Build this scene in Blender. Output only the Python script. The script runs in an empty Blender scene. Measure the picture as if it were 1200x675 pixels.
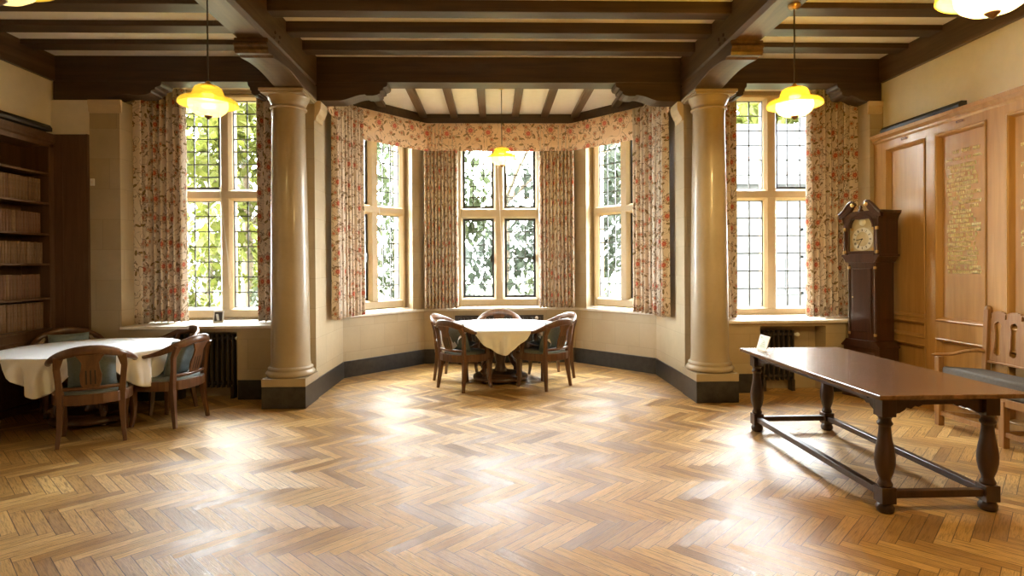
import bpy, math, random
from mathutils import Vector, Matrix
R = math.radians
random.seed(7)
scene = bpy.context.scene
COL = scene.collection

# ------------------------------------------------------------------ camera, world, light, exposure
def make_camera():
    yaw, pitch, roll, f = .0303, .006, .0066, 688.76
    cd = bpy.data.cameras.new('camera'); cam = bpy.data.objects.new('camera', cd); COL.objects.link(cam)
    cd.sensor_width = 36; cd.lens = 36*f/1200; cd.clip_start = .05; cd.clip_end = 300
    cd.shift_y = (313.61-337.5)/1200
    m = Matrix.Rotation(-yaw, 4, 'Z') @ Matrix.Rotation(R(90)-pitch, 4, 'X') @ Matrix.Rotation(-roll, 4, 'Z')
    m.translation = Vector((-.0905, 0, 1.6))
    cam.matrix_world = m
    scene.camera = cam
make_camera()

SKY = 80.0
w = bpy.data.worlds.new('world'); scene.world = w; w.use_nodes = True
bg = w.node_tree.nodes['Background']; bg.inputs['Color'].default_value = (.93, .97, 1, 1); bg.inputs['Strength'].default_value = SKY

def area(name, loc, rot, sx, sy, power, color=(1, 1, 1), portal=False):
    d = bpy.data.lights.new(name, 'AREA'); d.shape = 'RECTANGLE'; d.size = sx; d.size_y = sy
    d.energy = power; d.color = color
    o = bpy.data.objects.new(name, d); COL.objects.link(o); o.location = loc; o.rotation_euler = rot
    if portal: d.cycles.is_portal = True
    return o
# added fill lights standing in for unseen windows, behind the camera (Y = -4.9), facing into the room
for x in (-3.2, 0, 3.2):
    area('window_fill', (x, -4.85, 2.0), (R(90), 0, 0), 1.3, 2.4, 2.5, (1, .92, .82))
# sky portals at the five windows
area('portal', (-3.64, 8.35, 2.4), (R(-90), 0, 0), 1.5, 3.0, 1, portal=True)
area('portal', (3.7, 8.35, 2.4), (R(-90), 0, 0), 1.5, 3.0, 1, portal=True)
area('portal', (0, 10.05, 2.3), (R(-90), 0, 0), 1.6, 2.9, 1, portal=True)
area('portal', (-2.03, 9.25, 2.3), (R(-90), 0, R(48.5)), 1.4, 2.9, 1, portal=True)
area('portal', (2.03, 9.25, 2.3), (R(-90), 0, R(-48.5)), 1.4, 2.9, 1, portal=True)

scene.view_settings.view_transform = 'Standard'
scene.view_settings.look = 'None'
scene.view_settings.exposure = 0.0
scene.view_settings.gamma = 1.0
scene.view_settings.use_curve_mapping = False
scene.cycles.use_denoising = True
scene.cycles.max_bounces = 10
scene.cycles.diffuse_bounces = 5
scene.cycles.transparent_max_bounces = 24
scene.cycles.caustics_reflective = False
scene.cycles.caustics_refractive = False
scene.cycles.sample_clamp_indirect = 8

# ------------------------------------------------------------------ node helpers and materials
class S:
    """a value in a node tree that can be calculated with"""
    def __init__(s, t, k): s.t, s.k = t, k
    def op(s, o, b=None, c=None):
        n = s.t.nodes.new('ShaderNodeMath'); n.operation = o
        for i, v in enumerate((s, b, c)):
            if v is None: continue
            if isinstance(v, S): s.t.links.new(v.k, n.inputs[i])
            else: n.inputs[i].default_value = v
        return S(s.t, n.outputs[0])
    def __add__(s, b): return s.op('ADD', b)
    def __sub__(s, b): return s.op('SUBTRACT', b)
    def __mul__(s, b): return s.op('MULTIPLY', b)
    def __truediv__(s, b): return s.op('DIVIDE', b)
    def lt(s, b): return s.op('LESS_THAN', b)
    def gt(s, b): return s.op('GREATER_THAN', b)
    def fl(s): return s.op('FLOOR')
    def fr(s): return s.op('FRACT')
    def ab(s): return s.op('ABSOLUTE')
    def mod(s, b): return s.op('FLOORED_MODULO', b)
    def mx(s, b): return s.op('MAXIMUM', b)
    def mn(s, b): return s.op('MINIMUM', b)

class Mat:
    def __init__(s, name, color=(.5, .5, .5), rough=.6, metal=0, spec=.5):
        s.m = bpy.data.materials.new(name); s.m.use_nodes = True; s.t = s.m.node_tree
        s.b = s.t.nodes['Principled BSDF']; s.out = s.t.nodes['Material Output']
        s.b.inputs['Base Color'].default_value = (*color, 1); s.b.inputs['Roughness'].default_value = rough
        s.b.inputs['Metallic'].default_value = metal; s.b.inputs['Specular IOR Level'].default_value = spec
    def node(s, k, **kw):
        n = s.t.nodes.new(k)
        for a, v in kw.items(): setattr(n, a, v)
        return n
    def set(s, sock, v):
        if isinstance(v, S): s.t.links.new(v.k, sock)
        elif hasattr(v, 'is_output'): s.t.links.new(v, sock)
        else: sock.default_value = v
    def coord(s, kind='Object'):
        tc = s.node('ShaderNodeTexCoord'); return tc.outputs[kind]
    def xyz(s, vec):
        n = s.node('ShaderNodeSeparateXYZ'); s.t.links.new(vec, n.inputs[0]); return [S(s.t, o) for o in n.outputs]
    def comb(s, x, y, z=0.0):
        n = s.node('ShaderNodeCombineXYZ')
        for i, v in enumerate((x, y, z)): s.set(n.inputs[i], v)
        return n.outputs[0]
    def noise(s, vec, scale, detail=3, rough=.5, dist=0):
        n = s.node('ShaderNodeTexNoise'); s.t.links.new(vec, n.inputs['Vector'])
        n.inputs['Scale'].default_value = scale; n.inputs['Detail'].default_value = detail
        n.inputs['Roughness'].default_value = rough; n.inputs['Distortion'].default_value = dist
        return S(s.t, n.outputs['Fac'])
    def white(s, vec):
        n = s.node('ShaderNodeTexWhiteNoise', noise_dimensions='3D'); s.t.links.new(vec, n.inputs['Vector']); return S(s.t, n.outputs['Value'])
    def mapping(s, vec, scale=(1, 1, 1), rot=(0, 0, 0)):
        n = s.node('ShaderNodeMapping'); s.t.links.new(vec, n.inputs[0]); n.inputs['Scale'].default_value = scale; n.inputs['Rotation'].default_value = rot
        return n.outputs[0]
    def ramp(s, fac, stops):
        n = s.node('ShaderNodeValToRGB'); s.set(n.inputs[0], fac)
        e = n.color_ramp.elements
        while len(e) < len(stops): e.new(.5)
        for i, (p, c) in enumerate(stops): e[i].position = p; e[i].color = (*c, 1)
        return n.outputs[0]
    def mix(s, fac, a, b, mode='MIX'):
        n = s.node('ShaderNodeMix', data_type='RGBA', blend_type=mode)
        s.set(n.inputs[0], fac)
        for i, v in ((6, a), (7, b)):
            s.set(n.inputs[i], (*v, 1) if isinstance(v, tuple) else v)
        return n.outputs[2]
    def color(s, v): s.set(s.b.inputs['Base Color'], v)
    def bump(s, h, strength=.2, dist=.01):
        n = s.node('ShaderNodeBump'); s.set(n.inputs['Height'], h); n.inputs['Strength'].default_value = strength; n.inputs['Distance'].default_value = dist
        s.t.links.new(n.outputs[0], s.b.inputs['Normal'])

def wood(name, dark, light, rough=.4, axis='X', scale=1.0, spec=.5, coat=0):
    m = Mat(name, light, rough, spec=spec)
    sc = {'X': (2, 28, 28), 'Y': (28, 2, 28), 'Z': (28, 28, 2)}[axis]
    v = m.mapping(m.coord(), tuple(a*scale for a in sc))
    n = m.noise(v, 1.0, 5, .6, .6)
    m.color(m.ramp(n, [(.28, dark), (.72, light)]))
    m.bump(n, .12, .004)
    if coat: m.b.inputs['Coat Weight'].default_value = coat; m.b.inputs['Coat Roughness'].default_value = .12
    return m.m

def stone_mat(name, base, tint=.10, blocks=True):
    m = Mat(name, base, .55, spec=.35)
    x, y, z = m.xyz(m.coord('Object'))
    v3 = m.coord('Object')
    u = y - x.ab()
    n1 = m.noise(v3, 1.6, 4, .6); n2 = m.noise(v3, 26, 4, .65)
    c = m.ramp(n1, [(.3, tuple(b*.86 for b in base)), (.7, tuple(min(1, b*1.1) for b in base))])
    c = m.mix(n2*.35, c, tuple(b*.72 for b in base))
    if blocks:
        row = (z/.36).fl(); uu = u/.62 + row*.43
        fu = uu.fr(); fz = (z/.36).fr()
        joint = fu.lt(.009).mx(fz.lt(.012))
        wn = m.white(m.comb(uu.fl(), row, 3.0))
        c = m.mix(wn*.42, c, (base[0]*.78, base[1]*.70, base[2]*.58))
        c = m.mix(joint*.5, c, tuple(b*.5 for b in base))
    m.color(c); m.bump(n2, .08, .004)
    return m.m

def plain(name, c, rough=.6, metal=0, spec=.5, var=.12, scale=9):
    m = Mat(name, c, rough, metal, spec)
    n = m.noise(m.coord(), scale, 4, .6)
    m.color(m.ramp(n, [(.3, tuple(b*(1-var) for b in c)), (.7, tuple(min(1, b*(1+var)) for b in c))]))
    return m.m

def floor_mat():
    m = Mat('herringbone_oak', (.5, .3, .12), .32)
    Wd, n = .0767, 6.0
    X, Y, Z = m.xyz(m.coord('Object'))
    k = .70710678/Wd
    px = (X - Y)*k; py = (X + Y)*k
    i = px.fl(); j = py.fl()
    t = (px - j).mod(2*n); hor = t.lt(n)
    s = (py - i - 1).mod(2*n)
    # along / across a block, and the block's own number
    inv = hor*-1+1
    along = t*hor + s*inv
    across = py.fr()*hor + px.fr()*inv
    id1 = ((px - j)/(2*n)).fl()*hor + i*inv
    id2 = j*hor + ((py - i - 1)/(2*n)).fl()*inv + inv*57.0
    rnd = m.white(m.comb(id1, id2, hor)); rnd2 = m.white(m.comb(id2, id1, 7.0))
    grain = m.noise(m.comb(along*.35 + rnd*40, across*5.0 + rnd2*30, rnd*9), 1.6, 6, .7, .9)
    big = m.noise(m.coord('Object'), .9, 3, .5)
    c = m.ramp(rnd, [(0, (.31, .165, .045)), (.35, (.50, .285, .08)), (.7, (.61, .37, .115)), (1, (.74, .49, .18))])
    c = m.mix(grain.op('SUBTRACT', .46).mx(0.0)*3.4, c, (.13, .06, .02))
    c = m.mix((big - .5).mx(0.0)*.8, c, (.42, .29, .15))
    e = across.mn(across*-1+1); e2 = along.mn(along*-1+n)
    gap = e.lt(.028).mx(e2.lt(.028))
    c = m.mix(gap*.92, c, (.05, .025, .01))
    m.color(c)
    wear = m.noise(m.coord('Object'), 2.2, 5, .65)
    m.b.inputs['IOR'].default_value = 1.8
    m.set(m.b.inputs['Roughness'], grain*.20 + wear*.24 + rnd*.10 + .11)
    tilt = across*(rnd-.5)*1.6 + along*(rnd2-.5)*.5 + grain*.9
    m.bump(tilt*(gap*-1+1), .32, .008)
    return m.m

def fabric_mat(name, ground, dens=1.0, dark=1.0, red=(.62, .15, .13)):
    m = Mat(name, ground, .85, spec=.15)
    uv = m.coord('UV')
    U, V, _ = m.xyz(uv)
    def vor(scale, rnd, du=0.0, dv=0.0):
        n = m.node('ShaderNodeTexVoronoi', voronoi_dimensions='2D', feature='F1')
        n.inputs['Scale'].default_value = scale; n.inputs['Randomness'].default_value = rnd
        vec = m.comb(U + du, V + dv); m.t.links.new(vec, n.inputs['Vector'])
        p = m.xyz(n.outputs['Position']); col = m.xyz(n.outputs['Color'])
        return U + du - p[0], V + dv - p[1], col
    brown = (.16*dark, .075*dark, .04*dark)
    col = ground
    st = m.noise(uv, 5.5*dens, 2, .5, 1.2)
    stem = ((st - .5).ab()).lt(.012)
    col = m.mix(stem*.85, col, (.22*dark, .13*dark, .06*dark))
    for du, dv, sc in ((.13, .31, 6.0),):
        dx, dy, cc = vor(sc*dens, .8, du, dv)
        a = cc[0]*6.28
        ca, sa = a.op('COSINE'), a.op('SINE')
        lx = (dx*ca + dy*sa)/.036*dens; ly = (dy*ca - dx*sa)/.015*dens
        e = lx*lx + ly*ly + lx*ly*.5
        col = m.mix(e.lt(1.0)*.95, col, (.20*dark, .115*dark, .05*dark))
        col = m.mix(e.lt(.42)*.8, col, (.36, .27, .12))
    def flowers(sc, rnd, du, dv, R0, red, col):
        dx, dy, cc = vor(sc, rnd, du, dv)
        r = (dx*dx + dy*dy).op('SQRT'); a = dy.op('ARCTAN2', dx) + cc[1]*6
        pet = (a*3.5).op('COSINE').ab()
        RR = pet*.36*R0 + R0*.68
        q = r/RR
        col = m.mix(q.lt(1.06)*.85, col, brown)
        col = m.mix(q.lt(.93), col, (ground[0]*.9, ground[1]*.78, ground[2]*.66))
        ray = (a*9.0).op('SINE').gt(.35)
        col = m.mix(ray*q.lt(.86)*.5, col, (.36, .17, .10))
        col = m.mix(q.lt(.5), col, red)
        col = m.mix(ray*q.lt(.45), col, (.66, .14, .11))
        return m.mix(q.lt(.16), col, (.75, .30, .14))
    col = flowers(5.2*dens, .3, .2, .55, .036/dens, (.40, .20, .11), col)
    col = flowers(3.1*dens, .25, 0.0, .0, .072/dens, red, col)
    m.color(col)
    tr = m.node('ShaderNodeBsdfTranslucent'); m.set(tr.inputs['Color'], col)
    mx = m.node('ShaderNodeMixShader'); mx.inputs[0].default_value = .14
    m.t.links.new(m.b.outputs[0], mx.inputs[1]); m.t.links.new(tr.outputs[0], mx.inputs[2]); m.t.links.new(mx.outputs[0], m.out.inputs[0])
    return m.m

def glass_mat():
    m = Mat('leaded_glass'); t = m.t
    tr = m.node('ShaderNodeBsdfTransparent'); tr.inputs[0].default_value = (.95, .97, .95, 1)
    gl = m.node('ShaderNodeBsdfGlossy'); gl.inputs['Roughness'].default_value = .03
    fz = m.node('ShaderNodeFresnel'); fz.inputs['IOR'].default_value = 1.4
    n = m.noise(m.coord(), 7, 2); b = m.node('ShaderNodeBump'); b.inputs['Strength'].default_value = .08; m.set(b.inputs['Height'], n)
    t.links.new(b.outputs[0], gl.inputs['Normal'])
    mx = m.node('ShaderNodeMixShader'); t.links.new(fz.outputs[0], mx.inputs[0]); t.links.new(tr.outputs[0], mx.inputs[1]); t.links.new(gl.outputs[0], mx.inputs[2])
    t.links.new(mx.outputs[0], m.out.inputs[0])
    return m.m

def lamp_glass(name, col, strength, clear, diff, tint):
    """lit opal glass: glows, scatters and lets part of the bulb's light through"""
    m = Mat(name, diff, .25); t = m.t
    m.b.inputs['Emission Color'].default_value = (*col, 1); m.b.inputs['Emission Strength'].default_value = strength
    n = m.noise(m.coord(), 30, 3)
    m.color(m.ramp(n, [(.3, tuple(c*.85 for c in diff)), (.7, diff)]))
    tr = m.node('ShaderNodeBsdfTransparent'); tr.inputs[0].default_value = (*tint, 1)
    mx = m.node('ShaderNodeMixShader'); mx.inputs[0].default_value = clear
    t.links.new(m.b.outputs[0], mx.inputs[1]); t.links.new(tr.outputs[0], mx.inputs[2]); t.links.new(mx.outputs[0], m.out.inputs[0])
    return m.m

def leaf_mat(name, a, b):
    m = Mat(name, a, .6, spec=.2)
    n = m.noise(m.coord(), 2.5, 4, .7)
    c = m.ramp(n, [(.3, a), (.7, b)]); m.color(c)
    tr = m.node('ShaderNodeBsdfTranslucent'); m.set(tr.inputs['Color'], c)
    mx = m.node('ShaderNodeMixShader'); mx.inputs[0].default_value = .45
    m.t.links.new(m.b.outputs[0], mx.inputs[1]); m.t.links.new(tr.outputs[0], mx.inputs[2]); m.t.links.new(mx.outputs[0], m.out.inputs[0])
    return m.m

M = dict(
    floor=floor_mat(),
    stone=stone_mat('bath_stone', (.50, .41, .27)),
    stone_frame=stone_mat('window_stone', (.70, .56, .36), blocks=False),
    column=stone_mat('polished_column_stone', (.44, .36, .25), blocks=False),
    house_trim=plain('house_window_trim', (.06, .06, .058), .6),
    sill=plain('painted_sill', (.78, .72, .62), .35),
    slate=plain('dark_slate_plinth', (.028, .025, .023), .35, var=.45, scale=14),
    plaster=plain('cream_plaster', (.80, .75, .64), .85, var=.03),
    white_plaster=plain('white_plaster', (.90, .91, .93), .85, var=.03),
    beam=wood('dark_oak_beam', (.028, .013, .006), (.080, .042, .019), .5, 'X', .5),
    beam_y=wood('dark_oak_main_beam', (.040, .020, .009), (.125, .072, .036), .42, 'Y', .5),
    panel=wood('honey_oak_panelling', (.34, .175, .050), (.47, .27, .085), .38, 'Z', .5, coat=.25),
    bookwood=wood('brown_oak_bookcase', (.075, .034, .013), (.145, .07, .03), .45, 'Z', .6),
    mahog=wood('mahogany', (.026, .009, .005), (.062, .021, .010), .28, 'Z', .8, coat=.5),
    tablewood=wood('polished_oak_table', (.070, .033, .013), (.20, .105, .045), .27, 'Y', .6, coat=.3),
    tableleg=wood('dark_turned_oak', (.022, .010, .005), (.062, .026, .012), .36, 'Z', .8, coat=.15),
    chair=wood('chair_beech', (.075, .030, .013), (.16, .072, .030), .32, 'Z', 1.0, coat=.3),
    settle=wood('settle_oak', (.22, .105, .04), (.36, .20, .08), .35, 'Z', .8, coat=.3),
    ped=wood('pedestal_oak', (.055, .024, .011), (.12, .055, .024), .35, 'Z', .9, coat=.2),
    grey=plain('grey_green_upholstery', (.19, .215, .21), .85, spec=.2, var=.12, scale=60),
    greyblue=plain('slate_blue_cushion', (.17, .21, .22), .8, spec=.2, var=.12, scale=50),
    pad=plain('charcoal_pad', (.105, .10, .095), .75, spec=.3, var=.15, scale=40),
    cloth=plain('white_tablecloth', (.88, .89, .91), .8, spec=.2, var=.02),
    fabric=fabric_mat('floral_curtain', (.80, .70, .59), 1.1, .8, (.46, .13, .09)),
    valfab=fabric_mat('floral_valance', (.92, .72, .53), 1.0),
    lining=plain('curtain_lining', (.85, .8, .72), .9, var=.02),
    glass=glass_mat(),
    lead=plain('lead_came', (.05, .05, .05), .5),
    iron=plain('black_casement_iron', (.018, .018, .018), .45),
    rad=plain('radiator_brown', (.035, .024, .018), .4, var=.2),
    black=plain('black_metal', (.012, .011, .011), .5),
    brass=plain('brass', (.75, .52, .22), .3, 1),
    brass_dull=plain('dull_brass', (.42, .28, .12), .4, 1),
    dial=plain('gilt_dial', (.58, .49, .30), .4, .35),
    silver=plain('silvered_ring', (.74, .70, .58), .42, .25),
    gold=plain('gilt_lettering', (1.0, .84, .46), .35, .0),
    white=plain('white_plastic', (.85, .84, .8), .4, var=.03),
    paperpic=plain('dark_photo', (.06, .055, .055), .4),
    globe=lamp_glass('lit_opal_glass', (1, .86, .46), 1.0, .6, (.40, .33, .17), (1, .93, .72)),
    shade=lamp_glass('amber_glass_shade', (1, .74, .12), .62, .62, (.42, .32, .07), (1, .84, .30)),
    cord=plain('brown_cord', (.03, .02, .015), .6),
    white_cord=plain('white_cord', (.9, .88, .82), .7, var=.02),
    bark=plain('bark', (.13, .10, .07), .9, var=.3, scale=12),
    leaf_lime=leaf_mat('lime_leaves', (.04, .05, .008), (.095, .098, .02)),
    leaf_mid=leaf_mat('mid_green_leaves', (.016, .023, .010), (.048, .056, .028)),
    leaf_dark=leaf_mat('dark_leaves', (.012, .017, .011), (.038, .044, .032)),
    lawn=plain('lawn', (.06, .075, .022), .9, var=.4, scale=6),
    ashlar=stone_mat('grey_stone_house', (.026, .028, .028)),
    slates=plain('roof_slates', (.03, .03, .032), .7, var=.3, scale=12),
    dark_pane=plain('dark_window_pane', (.01, .012, .014), .5),
)
cb = M['column'].node_tree.nodes['Principled BSDF']; cb.inputs['Roughness'].default_value = .36; cb.inputs['Coat Weight'].default_value = .22; cb.inputs['Coat Roughness'].default_value = .1
LEATHERS = [plain('leather_'+n, c, .5, var=.2, scale=30) for n, c in
            (('tan', (.19, .105, .05)), ('brown', (.15, .078, .036)), ('russet', (.165, .078, .04)), ('calf', (.23, .135, .068)))]

# ------------------------------------------------------------------ mesh helpers
class MB:
    def __init__(s): s.v = []; s.f = []; s.uv = None; s.mt = Matrix.Identity(4); s.sm = []; s.smooth = False
    def add(s, vs, fs, smooth=None):
        o = len(s.v); s.v += [s.mt @ Vector(p) for p in vs]; s.f += [tuple(o+i for i in f) for f in fs]
        s.sm += [s.smooth if smooth is None else smooth]*len(fs)
        return s
    def box(s, x0, x1, y0, y1, z0, z1):
        vs = [(x, y, z) for z in (z0, z1) for y in (y0, y1) for x in (x0, x1)]
        return s.add(vs, [(0, 2, 3, 1), (4, 5, 7, 6), (0, 1, 5, 4), (2, 6, 7, 3), (0, 4, 6, 2), (1, 3, 7, 5)])
    def cbox(s, c, d, rz=0, rx=0, ry=0):
        old = s.mt
        s.mt = old @ Matrix.Translation(c) @ Matrix.Rotation(rz, 4, 'Z') @ Matrix.Rotation(ry, 4, 'Y') @ Matrix.Rotation(rx, 4, 'X')
        s.box(-d[0]/2, d[0]/2, -d[1]/2, d[1]/2, -d[2]/2, d[2]/2); s.mt = old; return s
    def prism(s, poly, axis, a, b, smooth=False):
        """closed polygon in the two other axes (in x,y,z order), extruded along axis from a to b"""
        def p3(p, t): return {'x': (t, p[0], p[1]), 'y': (p[0], t, p[1]), 'z': (p[0], p[1], t)}[axis]
        n = len(poly)
        vs = [p3(p, a) for p in poly] + [p3(p, b) for p in poly]
        fs = [tuple(range(n))[::-1], tuple(range(n, 2*n))]
        s.add(vs, fs, False)
        o = len(s.v)-2*n
        for i in range(n):
            k = (i+1) % n
            s.f.append((o+i, o+k, o+n+k, o+n+i)); s.sm.append(smooth)
        return s
    def lathe(s, prof, seg=24, c=(0, 0), smooth=True):
        vs = []; fs = []; n = len(prof)
        for r, z in prof:
            for k in range(seg):
                a = 2*math.pi*k/seg; vs.append((c[0]+r*math.cos(a), c[1]+r*math.sin(a), z))
        for i in range(n-1):
            for k in range(seg):
                q = (k+1) % seg; fs.append((i*seg+k, i*seg+q, (i+1)*seg+q, (i+1)*seg+k))
        s.add(vs, fs, smooth)
        s.add([vs[k] for k in range(seg)], [tuple(range(seg))[::-1]], False)
        s.add([vs[(n-1)*seg+k] for k in range(seg)], [tuple(range(seg))], False)
        return s
    def sweep(s, pts, w, h, up=(0, 0, 1), seg=8, closed=False, square=False):
        """elliptical (or square) section w x h along points; w is sideways, h along up"""
        pts = [Vector(p) for p in pts]; n = len(pts); up = Vector(up); vs = []; fs = []
        for i, p in enumerate(pts):
            a = pts[i-1] if (i or closed) else p; b = pts[(i+1) % n] if (i < n-1 or closed) else p
            t = (b-a).normalized(); sd = t.cross(up)
            if sd.length < 1e-4: sd = Vector((1, 0, 0))
            sd.normalize(); u = sd.cross(t).normalized()
            ww = w[i] if isinstance(w, (list, tuple)) else w; hh = h[i] if isinstance(h, (list, tuple)) else h
            if square:
                ring = [(-.5, -.5), (.5, -.5), (.5, .5), (-.5, .5)]
            else:
                ring = [(.5*math.cos(2*math.pi*k/seg), .5*math.sin(2*math.pi*k/seg)) for k in range(seg)]
            vs += [p + sd*(ww*x) + u*(hh*y) for x, y in ring]
        m = len(ring)
        for i in range(n if closed else n-1):
            j = (i+1) % n
            for k in range(m):
                q = (k+1) % m; fs.append((i*m+k, i*m+q, j*m+q, j*m+k))
        s.add(vs, fs, not square)
        if not closed:
            s.add(vs[:m], [tuple(range(m))[::-1]], False); s.add(vs[-m:], [tuple(range(m))], False)
        return s
    def ball(s, c, r, seg=12, ring=8, sz=1.0):
        prof = [(max(1e-4, r*math.sin(math.pi*i/ring)), -r*sz*math.cos(math.pi*i/ring)) for i in range(ring+1)]
        old = s.mt; s.mt = old @ Matrix.Translation(c); s.lathe(prof, seg); s.mt = old; return s
    def build(s, name, mat, parent=None, bevel=0, loc=None, rz=0, seg=2):
        me = bpy.data.meshes.new(name); me.from_pydata([tuple(v) for v in s.v], [], s.f)
        me.polygons.foreach_set('use_smooth', s.sm)
        if s.uv:
            l = me.uv_layers.new(name='UVMap')
            for lp in me.loops: l.data[lp.index].uv = s.uv[lp.vertex_index]
        me.materials.append(mat); me.update()
        o = bpy.data.objects.new(name, me); COL.objects.link(o)
        if parent: o.parent = parent
        if loc: o.location = loc
        if rz: o.rotation_euler = (0, 0, rz)
        if bevel:
            b = o.modifiers.new('bevel', 'BEVEL'); b.width = bevel; b.segments = seg; b.limit_method = 'ANGLE'; b.angle_limit = R(40)
        return o

def thing(name, label, cat, loc=(0, 0, 0), rz=0, group=None):
    o = bpy.data.objects.new(name, None); COL.objects.link(o); o.location = loc; o.rotation_euler = (0, 0, rz); o.empty_display_size = .1
    o['label'] = label; o['category'] = cat
    if group: o['group'] = group
    return o
def tag(o, label, cat, group=None):
    o['label'] = label; o['category'] = cat
    if group: o['group'] = group
    return o
def struct(o, label=None):
    o['kind'] = 'structure'
    if label: o['label'] = label
    return o
def dup(root, loc, rz, label=None, group=None):
    r = root.copy(); COL.objects.link(r); r.location = loc; r.rotation_euler = (0, 0, rz)
    if label: r['label'] = label
    if group: r['group'] = group
    for ch in list(root.children):
        c = ch.copy(); COL.objects.link(c); c.parent = r
        for g in list(ch.children):
            d = g.copy(); COL.objects.link(d); d.parent = c
    return r

# ------------------------------------------------------------------ room shell
F = 7.12                     # plane of the window front
ZS = .885                    # sill top
ZC = 4.10                    # ceiling
LX, RX = -5.31, 4.72
ax, ay, bx, by = 2.235, 8.38, 1.227, 9.52      # bay plan: return corner, back corner

fl = MB().box(-5.9, 5.2, -5.1, 10.3, -.12, 0).build('floor', M['floor']); struct(fl, 'worn oak herringbone parquet floor')

ce = MB().box(-5.9, 5.2, -5.1, 7.37, ZC, ZC+.15)
ce = struct(ce.build('ceiling', M['white_plaster']), 'white plaster ceiling between dark oak beams')
W = [6.6 - .51*k for k in range(23)]
for y in W:
    MB().box(-2.215, 2.215, y, y+.16, 3.99, ZC+.02).build('joist', M['beam'], ce, .008)
    MB().box(-5.26, -2.505, y, y+.20, 4.045, ZC+.02).build('joist', M['beam'], ce, .008)
    MB().box(2.505, 4.67, y, y+.20, 4.045, ZC+.02).build('joist', M['beam'], ce, .008)
for s in (-1, 1):
    b = MB().prism([(s*2.36-.16, ZC+.02), (s*2.36-.16, 3.775), (s*2.36-.125, 3.74), (s*2.36+.125, 3.74), (s*2.36+.16, 3.775), (s*2.36+.16, ZC+.02)], 'y', -5.0, F+.2)
    mbm = b.build('main_beam', M['beam_y'], ce)
    # shaped haunch over the column
    pr = [(5.60, 3.742), (5.60, 3.70), (5.575, 3.69), (5.575, 3.665), (5.60, 3.655), (5.60, 3.63), (5.62, 3.60)]
    pr += [(5.62+.05*k, 3.60 + .02*math.sin(math.pi*k/4)) for k in (1, 2)]
    pr += [(5.74 + (6.60-5.74)*k/10, 3.60 + .045*math.sin(math.pi*k/10)*(1-.3*k/10) - .012*k/10) for k in range(11)]
    pr += [(F+.02, 3.588), (F+.02, 3.742)]
    MB().prism(pr, 'x', s*2.36-.158, s*2.36+.158).build('haunch', M['beam_y'], ce, .006)
    pg = MB()
    for k in range(4):
        yy = 5.75 + .12*(k % 2); zz = 3.80 + .06*(k//2)
        pg.mt = Matrix.Translation((s*2.2 - s*.0, yy + .03*(k//2), zz)) @ Matrix.Rotation(R(90), 4, 'Y')
        pg.lathe([(.018, -.012), (.018, .008), (.012, .012)], 10)
    pg.build('peg', M['beam'], ce)
# beam across the front of the windows and its shaped brackets
MB().box(LX+.02, RX-.02, F, F+.26, 3.795, ZC+.02).build('front_beam', M['beam'], ce, .008)
def bracket(x0, x1, d, nm='bracket', th=.26):
    """profile from x0 (support) towards x1 (tip), d = +1/-1 along x"""
    L = abs(x1-x0)
    p = [(0, 3.797), (0, 3.575), (.34*L, 3.575)]
    p += [((.34+.36*k/6)*L, 3.575+.075*(.5-.5*math.cos(math.pi*k/6))) for k in range(1, 7)]
    p += [((.70+.06*k/3)*L, 3.65-.016*math.sin(math.pi*k/3)) for k in (1, 2)]
    p += [(.80*L, 3.635), (.86*L, 3.645), (.90*L, 3.665), (.90*L, 3.69), (.94*L, 3.705), (.94*L, 3.73), (.985*L, 3.745), (L, 3.77), (L, 3.797)]
    MB().prism([(x0+d*a, z) for a, z in p], 'y', F+.003, F+.003+th).build(nm, M['beam'], ce, .004)
bracket(-ax-.02, -1.36, 1); bracket(ax+.02, 1.40, -1)
bracket(LX+.02, -4.03, 1); bracket(RX-.02, 4.15, -1)
bracket(-2.60, -3.02, -1); bracket(2.60, 3.02, 1)
# wall plates
MB().box(LX, LX+.05, -5, F, 3.80, ZC+.02).build('wall_plate', M['beam_y'], ce, .006)
MB().box(RX-.05, RX, -5, F, 3.80, ZC+.02).build('wall_plate', M['beam_y'], ce, .006)

wl = MB().box(-5.85, -5.62, -5.1, F+.9, 0, 3.165).box(-5.85, LX, -5.1, F+.9, 3.165, ZC)
struct(wl.build('wall_left', M['plaster']), 'cream plaster wall above the bookcase')
wr = MB().box(RX, RX+.3, -5.1, F+.9, 0, ZC)
struct(wr.build('wall_right', M['plaster']), 'warm cream plaster wall above the honey panelling')
struct(MB().box(LX, -4.872, F-.012, F-.0005, 3.168, 3.573).build('wall_corner_left', M['plaster']), 'small cream plaster strip above the end panel of the bookcase')
struct(MB().box(-12, 12, F+.3, F+1.2, ZC+.2, 12.5).box(-12, -5.9, F+.3, F+1.2, -.6, ZC+.2).box(5.1, 12, F+.3, F+1.2, -.6, ZC+.2).build('wall_skyblock', M['stone']), 'unseen outer stone wall added above the windows to block sky light')  # unseen wall added to cut the sky light on house, trees and lawn
struct(MB().box(-5.85, RX+.3, -5.3, -5.1, 0, ZC).build('wall_back', M['plaster']))

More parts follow.
